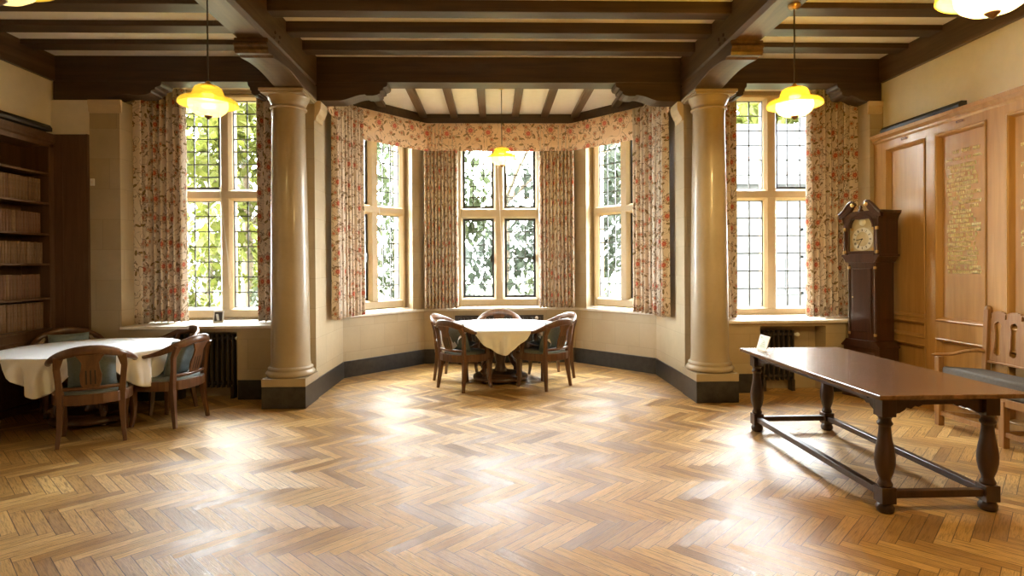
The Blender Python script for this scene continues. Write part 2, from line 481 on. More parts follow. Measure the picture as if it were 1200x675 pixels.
# window front, one side: pillar, apron with radiator niche, window wall with opening, pier
def side_front(s, name, wx0, wx1, nx0, nx1, rx):
    """s=-1 left / +1 right; window opening wx0..wx1, niche nx0..nx1, outer pillar rx (edge of recess)"""
    b = MB()
    outer = LX-.3 if s < 0 else RX+.3
    lo, hi = (outer, rx) if s < 0 else (rx, outer)
    b.box(lo, hi, F, F+1.2, 0, 3.575).box(lo, hi, F+.266, F+1.2, 3.57, 4.0)    # pillar and wall beside it
    pin = s*2.66
    lo, hi = (pin, -ax) if s < 0 else (ax, pin)
    b.box(lo, hi, F, ay, 0, 3.575).box(lo, hi, F+.266, ay, 3.57, 4.0)                                      # pier at the bay
    lo, hi = (rx, pin) if s < 0 else (pin, rx)
    b.box(lo, nx0, F, F+1.2, 0, ZS-.03).box(nx1, hi, F, F+1.2, 0, ZS-.03).box(nx0, nx1, F+.24, F+1.2, 0, ZS-.03).box(nx0, nx1, F, F+.24, .815, ZS-.03)
    b.box(lo, wx0, 7.88, F+1.2, ZS-.03, 3.92).box(wx1, hi, 7.88, F+1.2, ZS-.03, 3.92).box(wx0, wx1, 7.88, F+1.2, 3.88, 3.92).box(wx0, wx1, 7.88, F+1.2, ZS-.03, ZS)
    b.box(lo-.2, hi+.2, F+.265, F+1.2, 3.92, ZC+.1)                           # soffit of the recess
    o = struct(b.build(name, M['stone']))
    # moulded cap of the outer pillar
    lo, hi = (LX+.44, rx+.03) if s < 0 else (rx-.03, RX-.02)
    MB().prism([(F-.0, 3.42), (F-.022, 3.44), (F-.022, 3.50), (F-.035, 3.52), (F-.035, 3.572), (F, 3.572)], 'x', lo, hi).build('cap_moulding', M['stone_frame'], o)
    return o
side_front(-1, 'wall_window_left', -4.36, -2.92, -3.97, -3.17, -4.52)
side_front(1, 'wall_window_right', 2.98, 4.42, 3.17, 3.99, 4.55)

# bay walls
def bay_poly(off):
    """bay outline pushed outwards by off, left return start -> right return start"""
    n45 = math.atan2(by-ay, ax-bx); # cant direction angle
    nx, ny = -math.sin(n45), math.cos(n45)
    # return line x=-(ax+off); cant offset; back y=by+off
    d = (math.cos(n45), math.sin(n45)); P = (-ax + nx*off, ay + ny*off)
    t = (-(ax+off)-P[0])/d[0]; c1 = (-(ax+off), P[1]+t*d[1])
    t = (by+off-P[1])/d[1]; c2 = (P[0]+t*d[0], by+off)
    return [(-(ax+off), F+.003), c1, c2, (-c2[0], c2[1]), (-c1[0], c1[1]), (ax+off, F+.003)]
I = bay_poly(0); O = bay_poly(.45)
def wall_seg(b, k, z0, z1, inn=I, out=O):
    b.prism([inn[k], inn[k+1], out[k+1], out[k]], 'z', z0, z1)
b = MB()
b.box(-ax-.45, -ax-.003, ay-.2, O[1][1], 0, 4.0).box(ax+.003, ax+.45, ay-.2, O[1][1], 0, 4.0)
for k in (1, 2, 3): wall_seg(b, k, 0, ZS-.03); wall_seg(b, k, 3.62, 4.2)
b2 = MB()
def frame_mat(P0, P1):
    d = Vector((P1[0]-P0[0], P1[1]-P0[1], 0)); L = d.length; d.normalize()
    n = Vector((-d.y, d.x, 0))
    return Matrix(((d.x, n.x, 0, P0[0]), (d.y, n.y, 0, P0[1]), (0, 0, 1, 0), (0, 0, 0, 1))), L
def bay_piers(k, w0, w1):
    m, L = frame_mat(I[k], I[k+1]); b.mt = m
    e0 = .10 if k != 1 else .06
    b.box(-.05, w0, .05 if k == 2 else .0, .44, ZS-.03, 3.63); b.box(w1, L+.05, .05 if k == 2 else .0, .44, ZS-.03, 3.63)
    b.box(w0, w1, .08, .44, ZS-.03, ZS)
    b.mt = Matrix.Identity(4)
bay_piers(1, .06, 1.29); bay_piers(2, bx-.77, bx+.77); bay_piers(3, .232, 1.462)
# niche for the bay radiator is a dark recess in the back apron
bay = struct(b.build('wall_bay', M['stone']), 'pale stone walls of the canted bay')
for s in (-1, 1):      # rounded stone corbels that carry the bay bracket
    p = [(0, 3.573), (.075, 3.573), (.085, 3.54), (.08, 3.48), (.055, 3.42), (.03, 3.385), (.022, 3.34), (0, 3.34)]
    MB().prism([(-s*(-ax + a) if s < 0 else (ax - a), z) if False else ((-ax+a) if s < 0 else (ax-a), z) for a, z in p], 'y', F+.0, F+.27).build('corbel', M['stone_frame'], bay, .006)

# sills
def sill(nm, poly): return struct(MB().prism(poly, 'z', ZS-.03, ZS+.004).build(nm, M['sill'], None, .004))
sill('trim_1', [(-4.515, F-.05), (-2.665, F-.05), (-2.665, 7.95), (-4.515, 7.95)])
sill('trim_2', [(2.665, F-.05), (4.545, F-.05), (4.545, 7.95), (2.665, 7.95)])
Ii = bay_poly(-.04); Io = bay_poly(.2)
sill('trim_3', [(-ax+.0, ay-.28), Ii[1], Ii[2], Ii[3], Ii[4], (ax, ay-.28), (ax, ay), Io[4], Io[3], Io[2], Io[1], (-ax, ay)][1:5] + [Io[4], Io[3], Io[2], Io[1]])
# slate skirtings
Sk = bay_poly(-.015)
def skirt(nm, polys):
    b = MB()
    for p in polys: b.prism(p, 'z', 0, .235)
    return struct(b.build(nm, M['slate'], None, .004), 'dark slate skirting')
skirt('baseboard_bay', [[Sk[k], Sk[k+1], I[k+1], I[k]] for k in range(5)])
skirt('baseboard_left', [[(-4.86, F-.015), (-3.98, F-.015), (-3.98, F), (-4.86, F)], [(-3.16, F-.015), (-2.22, F-.015), (-2.22, F), (-3.16, F)]])
skirt('baseboard_right', [[(2.22, F-.015), (3.16, F-.015), (3.16, F), (2.22, F)], [(4.0, F-.015), (4.6, F-.015), (4.6, F), (4.0, F)]])

# bay ceiling with rafters and dark cornice
bc = MB().prism([(-ax-.1, F+.262), (-ax-.1, ay), (-bx-.1, by+.1), (bx+.1, by+.1), (ax+.1, ay), (ax+.1, F+.262)], 'z', 4.01, 4.2)
bc = struct(bc.build('ceiling_bay', M['white_plaster']), 'white bay ceiling with brown rafters')
for x in (-1.21, -.715, -.255, .265, .735, 1.22):
    MB().box(x-.055, x+.055, F+.262, by-.02, 3.95, 4.012).build('rafter', M['beam_y'], bc, .006)
for s in (-1, 1):
    MB().box(s*1.75-.055, s*1.75+.055, F+.262, ay+.45, 3.95, 4.012).build('rafter', M['beam_y'], bc, .006)
Cn = bay_poly(-.06)
b = MB()
for k in (0, 1, 2, 3, 4): b.prism([Cn[k], Cn[k+1], I[k+1], I[k]] if k not in (0, 4) else ([(Cn[0][0], F+.265), Cn[1], I[1], (I[0][0], F+.265)] if k == 0 else [Cn[4], (Cn[5][0], F+.265), (I[5][0], F+.265), I[4]]), 'z', 3.835, 4.011)
b.build('cornice', M['beam'], bc)

# ------------------------------------------------------------------ windows
def cross_window(nm, P0, P1, lights, zb, zt, zh, gy, iron, label, rows=(4, 6)):
    """stone mullioned window; local x along the wall, y outwards, gy = depth of the glass; zb bottom of glass, zt = (transom bottom, top), zh head"""
    m, L = frame_mat(P0, P1)
    root = bpy.data.objects.new(nm, None); COL.objects.link(root); root.matrix_world = m; struct(root, label)
    x0, x1 = lights[0][0], lights[-1][1]; jw = .10
    def bar_v(b, a, c, z0, z1, y0=gy-.09, y1=gy+.09):
        ch = .035
        b.prism([(a, y0+.05), (a+ch, y0), (c-ch, y0), (c, y0+.05), (c, y1), (a, y1)], 'z', z0, z1)
    def bar_h(b, a, c, z0, z1, y0=gy-.09, y1=gy+.09):
        b.prism([(y0+.05, z0), (y0, z0+.03), (y0, z1-.03), (y0+.05, z1), (y1, z1), (y1, z0)], 'x', a, c)
    b = MB()
    bar_v(b, x0-jw, x0, zb-.15, zh+.09); bar_v(b, x1, x1+jw, zb-.15, zh+.09)
    bar_h(b, x0-.02, x1+.02, zb-.15, zb-.0); bar_h(b, x0-.02, x1+.02, zh, zh+.09)
    b.build('stone_frame', M['stone_frame'], root)
    for (a0, a1), (c0, c1) in zip(lights[:-1], lights[1:]):
        b = MB(); bar_v(b, a1, c0, zb-.02, zh+.02, gy-.10); b.build('mullion', M['stone_frame'], root)
    b = MB(); bar_h(b, x0-.02, x1+.02, zt[0], zt[1], gy-.105); b.build('transom', M['stone_frame'], root)
    for li, (a, c) in enumerate(lights):
        for ri, (z0, z1, nr) in enumerate(((zt[1], zh, rows[0]), (zb, zt[0], rows[1]))):
            isiron = iron(li, ri); t = .036 if isiron else .010
            f = MB()
            f.box(a, a+t, gy-.02, gy+.02, z0, z1).box(c-t, c, gy-.02, gy+.02, z0, z1).box(a+t, c-t, gy-.02, gy+.02, z0, z0+t).box(a+t, c-t, gy-.02, gy+.02, z1-t, z1)
            f = f.build('casement', M['iron'] if isiron else M['lead'], root)
            if isiron and ri == 1:
                h = MB().box(c-.045, c-.028, gy-.06, gy-.02, (z0+z1)/2-.06, (z0+z1)/2+.06).cbox((c-.05, gy-.06, (z0+z1)/2-.02), (.016, .014, .11)); h.build('handle', M['iron'], f)
            g = MB().add([(a+t, gy, z0+t), (c-t, gy, z0+t), (c-t, gy, z1-t), (a+t, gy, z1-t)], [(0, 1, 2, 3)]); g = g.build('pane', M['glass'], f)
            l = MB()
            ncol = max(2, round((c-a)/.175)); 
            for k in range(1, ncol):
                x = a + (c-a)*k/ncol; l.box(x-.0075, x+.0075, gy-.007, gy+.007, z0+t, z1-t)
            for k in range(1, nr):
                z = z0 + (z1-z0)*k/nr; l.box(a+t, c-t, gy-.0071, gy+.0071, z-.0075, z+.0075)
            l.build('leading', M['lead'], f)
    return root
fr = lambda li, ri: ri == 0 and li == 0
cross_window('window_1', (-4.36, 7.88), (-2.92, 7.88), [(.10, .64), (.80, 1.34)], 1.045, (2.465, 2.615), 3.80, .10, fr, 'left stone mullioned window behind the left round table', (7, 7))
cross_window('window_2', I[1], I[2], [(.15, .592), (.757, 1.195)], 1.065, (2.37, 2.515), 3.62, .24, lambda l, r: l == 0, 'left canted window of the bay', (5, 6))
cross_window('window_3', I[2], I[3], [(bx-.60, bx-.09), (bx+.085, bx+.60)], 1.05, (2.355, 2.525), 3.62, .26, lambda l, r: True, 'middle window of the bay', (6, 6))
cross_window('window_4', I[3], I[4], [(.33, .772), (.935, 1.375)], 1.065, (2.37, 2.515), 3.62, .24, lambda l, r: l == 1, 'right canted window of the bay', (5, 6))
cross_window('window_5', (2.98, 7.88), (4.42, 7.88), [(.08, .615), (.79, 1.32)], 1.0, (2.45, 2.60), 3.81, .10, lambda l, r: l == 1 and r == 0, 'right stone mullioned window beside the longcase clock', (6, 6))

# ------------------------------------------------------------------ right panelling
pan = MB().box(4.645, RX, -5.0, F, 0, 3.06)
zt, zb = 2.945, .965
cols = [(6.25, 6.90)] + [(5.46-.87*k, 6.11-.87*k) for k in range(12)]
pan.box(4.60, 4.65, 6.90, F, 0, 3.06)
for k, (y0, y1) in enumerate(cols):
    yl = cols[k+1][1] if k+1 < len(cols) else -5.0
    pan.box(4.60, 4.65, yl, y0, 0, 3.06)                              # stile
    pan.box(4.60, 4.65, y0, y1, zt, 3.06).box(4.60, 4.65, y0, y1, 0, .12)
    if k == 0: pan.box(4.60, 4.65, y0, y1, .945, zb+.01).box(4.60, 4.65, y0, y1, .69, .755)
    else: pan.box(4.60, 4.65, y0, y1, .79, zb)
pan.prism([(4.60, 3.03), (4.585, 3.05), (4.585, 3.07), (4.555, 3.10), (4.545, 3.135), (RX, 3.135), (RX, 3.03)], 'y', -5.0, F)
pan = struct(pan.build('trim_right', M['panel']), 'honey oak panelling with gilt lettered honours panels')
def panel(y0, y1, z0, z1, nm='panel'):
    b = MB(); wv = .045
    prof = lambda: None
    # mitred moulding frame sloping inwards and a flat field
    q = [(4.594, 0), (4.588, .012), (4.598, .025), (4.640, wv)]
    rings = [[(x, y0+d, z0+d) for x, d in [e]] for e in q]
    vs = []
    for x, d in q: vs += [(x, y0+d, z0+d), (x, y1-d, z0+d), (x, y1-d, z1-d), (x, y0+d, z1-d)]
    fs = []
    for i in range(len(q)-1):
        for k in range(4):
            n = (k+1) % 4; fs.append((i*4+k, i*4+n, (i+1)*4+n, (i+1)*4+k))
    fs.append(tuple(len(vs)-4+k for k in range(4)))
    b.add(vs, fs); return b.build(nm, M['panel'], pan)
def lettering(par, y0, y1, rows):
    b = MB(); rnd = random.Random(int(y0*100))
    X = 4.6365
    for z, h, a0, a1 in rows:
        y = y1 - (y1-y0)*a0
        while y > y1-(y1-y0)*a1:
            if rnd.random() < .16: y -= h*.8; continue
            t = h*.34; wd = h*.62; kind = rnd.randrange(6)
            bars = [(0, t, 0, h)]
            if kind in (0, 1, 4): bars.append((wd-t, wd, 0, h))
            if kind in (0, 2, 5): bars.append((0, wd, h-t, h))
            if kind in (2, 3, 4): bars.append((0, wd, 0, t))
            if kind in (1, 2, 5): bars.append((0, wd*.9, h*.45, h*.45+t))
            for u0, u1, v0, v1 in bars: b.box(X, X+.004, y-u1, y-u0, z+v0, z+v1)
            y -= wd + h*.22
    return b.build('gilt_lettering', M['gold'], par)
for k, (y0, y1) in enumerate(cols):
    p = panel(y0, y1, zb+(.01 if k == 0 else 0), zt)
    if k == 0: panel(y0, y1, .755, .945); panel(y0, y1, .12, .69)
    else: panel(y0, y1, .12, .79)
    if k in (1, 2):
        rr = [(2.70, .034, .25, .78), (2.63, .026, .16, .86)]
        if k == 1: rr += [(2.555-.047*i, .034, .17+.05*random.random(), .70+.16*random.random()) for i in range(24)]
        else: rr += [(2.50-.055*i, .036, .16, .60+.2*random.random()) for i in list(range(1, 4))+list(range(7, 9))+list(range(12, 15))]
        lettering(p, y0, y1, rr)
for y in (6.58, 5.775, 4.92):
    e = MB().box(4.594, 4.60, y-.055, y+.055, 2.99, 3.022); e = e.build('emblem_plate', M['panel'], pan, .002)
    MB().box(4.590, 4.594, y-.045, y-.03, 2.995, 3.017).box(4.590, 4.594, y+.03, y+.045, 2.995, 3.017).box(4.590, 4.594, y-.03, y+.03, 2.996, 3.002).box(4.590, 4.594, y-.03, y+.03, 3.010, 3.016).build('emblem', M['bookwood'], e)

def wall_bar(x, y0, y1, z, s, label):
    b = MB().prism([(x, z), (x+s*.085, z), (x+s*.085, z+.04), (x+s*.06, z+.075), (x, z+.075)], 'y', y0, y1)
    tag(b.build('bar_fixture', M['black'], None, .004), label, 'light fixture')
wall_bar(RX-.06, 5.76, 6.97, 3.137, -1, 'long black bar fixture on top of the honey panelling by the right wall')
wall_bar(LX+.0, 5.2, 7.02, 3.175, 1, 'long black bar fixture on the left wall above the bookcase')

# ------------------------------------------------------------------ columns
def column(x, label):
    t = thing('stone_column', label, 'column', (x, 6.87, 0))
    MB().box(-.245, .245, -.25, .247, 0, .245).build('plinth', M['slate'], t, .004)
    MB().box(-.245, .245, -.25, .247, .245, .335).build('plinth_block', M['column'], t, .004)
    p = [(.235, .335), (.262, .345), (.275, .368), (.265, .392), (.247, .40), (.243, .412), (.25, .42), (.248, .436), (.235, .446), (.226, .452)]
    MB().lathe(p, 40).build('base', M['column'], t)
    p = [(.224, .452), (.216, .50)] + [(.214 - .034*(k/10)**1.7, .55+2.75*k/10) for k in range(11)] + [(.180, 3.385)]
    MB().lathe(p, 40).build('shaft', M['column'], t)
    p = [(.18, 3.385), (.20, 3.388), (.206, 3.398), (.20, 3.408), (.186, 3.412), (.186, 3.44), (.20, 3.45), (.202, 3.46), (.205, 3.47), (.222, 3.50), (.232, 3.522), (.232, 3.53)]
    MB().lathe(p, 40).build('capital', M['column'], t)
    b = MB().box(-.235, .235, -.235, .235, 3.53, 3.552); b.box(-.25, .25, -.25, .247, 3.552, 3.583); b.build('abacus', M['column'], t, .006)
column(-2.45, 'tall round stone column left of the bay, nearest the left round table')
column(2.45, 'tall round stone column right of the bay, nearest the long oak table')

# ------------------------------------------------------------------ curtains and valance
def arc_pts(path, step=.01):
    out = []
    for a, b in zip(path[:-1], path[1:]):
        a, b = Vector(a), Vector(b); n = max(1, int((b-a).length/step))
        out += [a+(b-a)*k/n for k in range(n)]
    return out + [Vector(path[-1])]
def curtain(nm, path, z0, z1, folds, amp, label, group=None, mat='fabric', seed=0, flare=.25):
    rnd = random.Random(seed)
    pts = arc_pts(path, .008); n = len(pts)
    L = sum((pts[i+1]-pts[i]).length for i in range(n-1))
    ph = [rnd.uniform(-.5, .5) for _ in range(folds+2)]
    nz = 14; vs = []; uv = []
    nor = []
    for i in range(n):
        t = (pts[min(i+2, n-1)]-pts[max(i-2, 0)]); t.normalize(); nor.append(Vector((-t.y, t.x)))
    def off(s, h):
        a = s*folds*2*math.pi
        k = int(s*folds); am = 1+.45*ph[min(k, folds)]
        return -amp*am*(2*abs(math.sin(a*.5 + .35*ph[min(k, folds)]*math.sin(a*.25)))**.95 - 1.2 + .12*math.sin(2*a+1+h*.7)) * (1+flare*(1-h))
    b = MB()
    for j in range(nz+1):
        h = j/nz; z = z0+(z1-z0)*h; u = 0; prev = None
        for i in range(n):
            s = i/(n-1); p = pts[i]+nor[i]*off(s, h)
            if prev is not None: u += (p-prev).length
            prev = p
            vs.append((p.x, p.y, z - (.008*math.sin(s*folds*6.28) if j == 0 else 0))); uv.append((u*1.0+seed*.37, z+seed*.21))
    fs = [(j*n+i, j*n+i+1, (j+1)*n+i+1, (j+1)*n+i) for j in range(nz) for i in range(n-1)]
    b.add(vs, fs, True); b.uv = uv
    o = b.build(nm, M[mat])
    md = o.modifiers.new('thick', 'SOLIDIFY'); md.thickness = .006; md.offset = 0
    return tag(o, label, 'curtain', group) if label else o
zc = ZS+.012
curtain('curtain', [(-4.485, 7.36), (-4.45, 7.52), (-3.99, 7.56)], zc, 3.84, 8, .056, 'wide floral curtain at the left edge of the left window, behind the left round table', seed=1)
curtain('curtain', [(-3.09, 7.52), (-2.72, 7.50)], zc, 3.84, 4, .046, 'narrow floral curtain of the left window, just left of the left column', seed=2)
curtain('curtain', [(2.74, 7.50), (3.06, 7.52)], zc, 3.84, 4, .046, 'narrow floral curtain of the right window, just right of the right column', seed=3)
curtain('curtain', [(4.01, 7.56), (4.45, 7.52), (4.515, 7.34)], zc, 3.84, 8, .056, 'wide floral curtain of the right window, behind the longcase clock', seed=4)
curtain('curtain', [(-1.20, 9.37), (-.66, 9.38)], zc+.01, 3.80, 10, .042, 'floral curtain left of the middle bay window', seed=5)
curtain('curtain', [(.63, 9.38), (1.20, 9.37)], zc+.01, 3.80, 10, .042, 'floral curtain right of the middle bay window', seed=6)
curtain('curtain', [(-2.12, 7.58), (-2.10, 7.95), (-1.95, 8.43)], zc+.01, 3.80, 10, .042, 'floral curtain gathered at the left mouth of the bay', seed=7)
curtain('curtain', [(1.92, 8.43), (2.10, 7.95), (2.12, 7.50)], zc+.01, 3.80, 10, .042, 'floral curtain gathered at the right mouth of the bay', seed=8)
def valance():
    off = bay_poly(-.17); path = [(-ax+.08, F+.3), (off[1][0], off[1][1]), off[2], off[3], (off[4][0], off[4][1]), (ax-.08, F+.3)]
    # smooth the corners a little
    pts = arc_pts(path, .02); n = len(pts); b = MB(); vs = []; uv = []
    for _ in range(6): pts = [pts[0]] + [(pts[i-1]+pts[i]*2+pts[i+1])/4 for i in range(1, n-1)] + [pts[-1]]
    u = [0]
    for i in range(1, n): u.append(u[-1]+(pts[i]-pts[i-1]).length)
    Lt = u[-1]
    for i in range(n):
        e = min(u[i], Lt-u[i]); zb = 3.395 + .02*math.sin(u[i]*3.1)*.3 + max(0, 1-e/.9)**1.6*.15
        for j in range(5):
            z = zb+(3.835-zb)*j/4; vs.append((pts[i].x, pts[i].y, z)); uv.append((u[i]*1.0, z-3.4+.055))
    fs = [(i*5+j, (i+1)*5+j, (i+1)*5+j+1, i*5+j+1) for i in range(n-1) for j in range(4)]
    b.add(vs, fs, True); b.uv = uv
    o = b.build('valance', M['valfab']); md = o.modifiers.new('thick', 'SOLIDIFY'); md.thickness = .02; md.offset = 0
    tag(o, 'long pink floral valance running round the top of the bay', 'valance')
valance()

# ------------------------------------------------------------------ pendant lamps
def pendant(x, y, zb, ztop, label, watts):
    """zb = tip of the finial, ztop = ceiling rose"""
    t = thing('pendant_lamp', label, 'lamp', (x, y, zb), 0, None)
    H = ztop-zb
    MB().lathe([(.05, H), (.05, H-.012), (.04, H-.03), (.012, H-.04)][::-1], 20).build('ceiling_rose', M['brass'], t)
    pts = [(0, 0, .29 + (H-.33)*k/8) for k in range(9)]
    MB().sweep(pts, .012, .012, (1, 0, 0), 6).build('cord', M['cord'], t)
    MB().lathe([(.055, .255), (.052, .27), (.02, .285), (.012, .30)], 16).build('lamp_holder', M['brass'], t)
    cap = [(.142, .168), (.126, .176), (.116, .193), (.110, .218), (.098, .246), (.08, .258), (.045, .262)]
    brim = [(.144, .168), (.170, .166), (.198, .156), (.215, .138), (.220, .118), (.215, .112), (.208, .120), (.204, .134), (.188, .148), (.166, .157), (.142, .160)]
    MB().lathe(cap, 40).build('shade_cap', M['shade'], t)
    vs = MB(); 
    for q in (brim,):
        seg = 40; n = len(q); pv = []; pf = []
        for r, z in q:
            for k in range(seg):
                a = 2*math.pi*k/seg; pv.append((r*math.cos(a), r*math.sin(a), z))
        for i in range(n):
            for k in range(seg):
                j = (i+1) % n; l = (k+1) % seg; pf.append((i*seg+k, i*seg+l, j*seg+l, j*seg+k))
        vs.add(pv, pf, True)
    vs.build('shade_brim', M['shade'], t)
    MB().lathe([(.02, .024), (.055, .028), (.095, .040), (.126, .062), (.143, .092), (.147, .12), (.143, .145), (.134, .165)], 40).build('globe', M['globe'], t)
    MB().lathe([(.004, 0), (.012, .008), (.03, .022), (.034, .03), (.02, .038)], 16).build('finial', M['bookwood'], t)
    d = bpy.data.lights.new('bulb', 'POINT'); d.energy = watts; d.color = (1, .76, .40); d.shadow_soft_size = .05
    l = bpy.data.objects.new('bulb', d); COL.objects.link(l); l.parent = t; l.location = (0, 0, .12)
    return t
PW = 62
pendant(-2.33, 4.70, 2.752, 3.742, 'lit amber glass pendant lamp in front of the left window', 28)
pendant(2.42, 4.83, 2.787, 3.742, 'lit amber glass pendant lamp in front of the right window', 110)
pendant(.024, 8.0, 2.918, 4.012, 'lit amber glass pendant lamp hanging in the bay', PW*.6)
pendant(2.215, 2.65, 2.717, 3.742, 'lit amber glass pendant lamp at the top right corner of the photo', 330)
pendant(-2.23, 2.62, 2.733, 3.742, 'lit amber glass pendant lamp at the top left corner of the photo', 14)

# ------------------------------------------------------------------ radiators
def radiator(x0, x1, y, z0, z1, label):
    t = thing('radiator', label, 'radiator', ((x0+x1)/2, y, 0)); Wd = x1-x0; n = round(Wd/.062)
    for k in range(n):
        x = -Wd/2+Wd*(k+.5)/n
        b = MB().sweep([(x, 0, z0), (x, 0, z1-.03), (x, .0, z1)], .030, .10, (0, 1, 0), 10)
        b.build('section', M['rad'], t)
    for z in (z0+.05, z1-.05): MB().sweep([(-Wd/2+.02, 0, z), (Wd/2-.02, 0, z)], .05, .05).build('header', M['rad'], t)
    for x in (-Wd/2+.04, Wd/2-.04): MB().box(x-.02, x+.02, -.05, .05, 0, z0+.01).build('foot', M['rad'], t)
    v = MB().sweep([(Wd/2-.02, 0, z1-.05), (Wd/2+.02, -.01, z1-.05)], .03, .03); v.ball((Wd/2+.022, -.03, z1-.05), .026); v.build('valve', M['white'], t)
radiator(-3.92, -3.22, F+.11, .13, .775, 'dark brown column radiator under the left window')
radiator(3.22, 3.66, F+.12, .13, .75, 'dark brown column radiator under the right window')
rb = MB().box(-.73, .70, by-.006, by+.0, .30, .77)
t = thing('radiator', 'dark radiator behind the round table in the bay', 'radiator', (-.015, by-.06, 0))
MB().box(-.715, .715, .02, .05, .10, .775).build('cover', M['rad'], t, .003)
for k in range(20): MB().sweep([(-.64+.068*k, 0, .12), (-.64+.068*k, 0, .74)], .03, .05, (0, 1, 0), 8).build('section', M['rad'], t)
for x in (-.64, .64): MB().box(x-.02, x+.02, -.03, .03, 0, .13).build('foot', M['rad'], t)
MB().ball((.60, -.055, .735), .028).build('valve', M['white'], t)

# ------------------------------------------------------------------ round tables and cloths
def round_table(x, y, rz, label, clabel, seed):
    t = thing('round_table', label, 'table', (x, y, 0), rz)
    MB().lathe([(.30, .735), (.77, .735), (.79, .742), (.80, .752), (.795, .762)], 56).build('tabletop', M['ped'], t)
    MB().lathe([(.36, .035), (.375, .04), (.38, .06), (.37, .085), (.33, .10), (.26, .105), (.25, .12)], 40).build('platform', M['ped'], t)
    MB().lathe([(.07, .11), (.09, .13), (.075, .17), (.06, .24), (.085, .36), (.095, .44), (.07, .52), (.06, .58), (.10, .66), (.16, .70), (.32, .735)], 28).build('pedestal', M['ped'], t)
    for k in range(4):
        a = math.pi/4+k*math.pi/2; ca, sa = math.cos(a), math.sin(a)
        sp = [(.31, .10), (.335, .15), (.32, .21), (.27, .25), (.22, .29), (.18, .36), (.17, .44), (.20, .53), (.25, .60), (.27, .66), (.24, .72)]
        MB().sweep([(r*ca, r*sa, z) for r, z in sp], .055, [.055, .075, .08, .085, .08, .075, .07, .075, .08, .075, .06], (-sa, ca, 0), 8).build('scroll_leg', M['ped'], t)
        MB().ball((.31*ca, .31*sa, .02), .035, 12, 8, .57).build('bun_foot', M['ped'], t)
        cv = [(.345+.03*math.cos(q), .155+.03*math.sin(q)) for q in [i*math.pi/5 for i in range(9)]]
        MB().sweep([(r*ca, r*sa, z) for r, z in cv], .05, .022, (-sa, ca, 0), 8).build('scroll', M['ped'], t)
    # cloth: flat on the top, hanging in six soft points
    rnd = random.Random(seed); b = MB(); vs = [(0, 0, .766)]; na, R0 = 180, .806
    rad = [.1, .3, .5, .65, .76, .806] + [.806+.02*k for k in range(1, 19)]
    lens = [rnd.uniform(.27, .33) for _ in range(6)]
    def hang(a):
        q = (a/(math.pi/3)) % 1; k = int(a/(math.pi/3)) % 6
        q2 = min(q, 1-q); kk = k if q < .5 else (k+1) % 6
        return .012 + (lens[kk] if q2 < .5 else 0)*math.cos(min(1, q2/.45)*math.pi/2)**.85
    for r in rad:
        for k in range(na):
            a = 2*math.pi*k/na; q = (a/(math.pi/3)) % 1; dq = (q if q < .5 else q-1)
            dr = max(0, r-R0)/.36; L = hang(a); d = L*min(1, dr)
            wv = .055*math.sin(dq*17+seed)*min(1, d/.10)+.022*math.sin(dq*37)*min(1, d/.10)
            rr = min(r, R0)+(.010*min(1, dr*6)+wv*min(1, d*5)+.015*min(1, d*6) if r > R0 else 0)
            aa = a - dq*math.pi/3*.18*min(1, d/.25)
            vs.append((rr*math.cos(aa), rr*math.sin(aa), .766-d + (.0012*math.sin(rr*14+a*3) if r < .76 else 0)))
    fs = [(0, 1+k, 1+(k+1) % na) for k in range(na)]
    for i in range(len(rad)-1):
        for k in range(na):
            l = (k+1) % na; fs.append((1+i*na+k, 1+(i+1)*na+k, 1+(i+1)*na+l, 1+i*na+l))
    b.add(vs, fs, True)
    o = b.build('tablecloth', M['cloth'], None, 0, (x, y, 0), rz)
    md = o.modifiers.new('thick', 'SOLIDIFY'); md.thickness = .003; md.offset = 1
    tag(o, clabel, 'tablecloth')
    return t
round_table(-.015, 8.10, R(-88), 'round pedestal table on scrolled legs standing in the bay', 'white cloth with hanging corners on the round table in the bay', 1)
round_table(-4.26, 6.22, R(-86), 'round pedestal table at the left, beside the bookcase', 'white cloth with hanging corners on the round table at the left', 2)

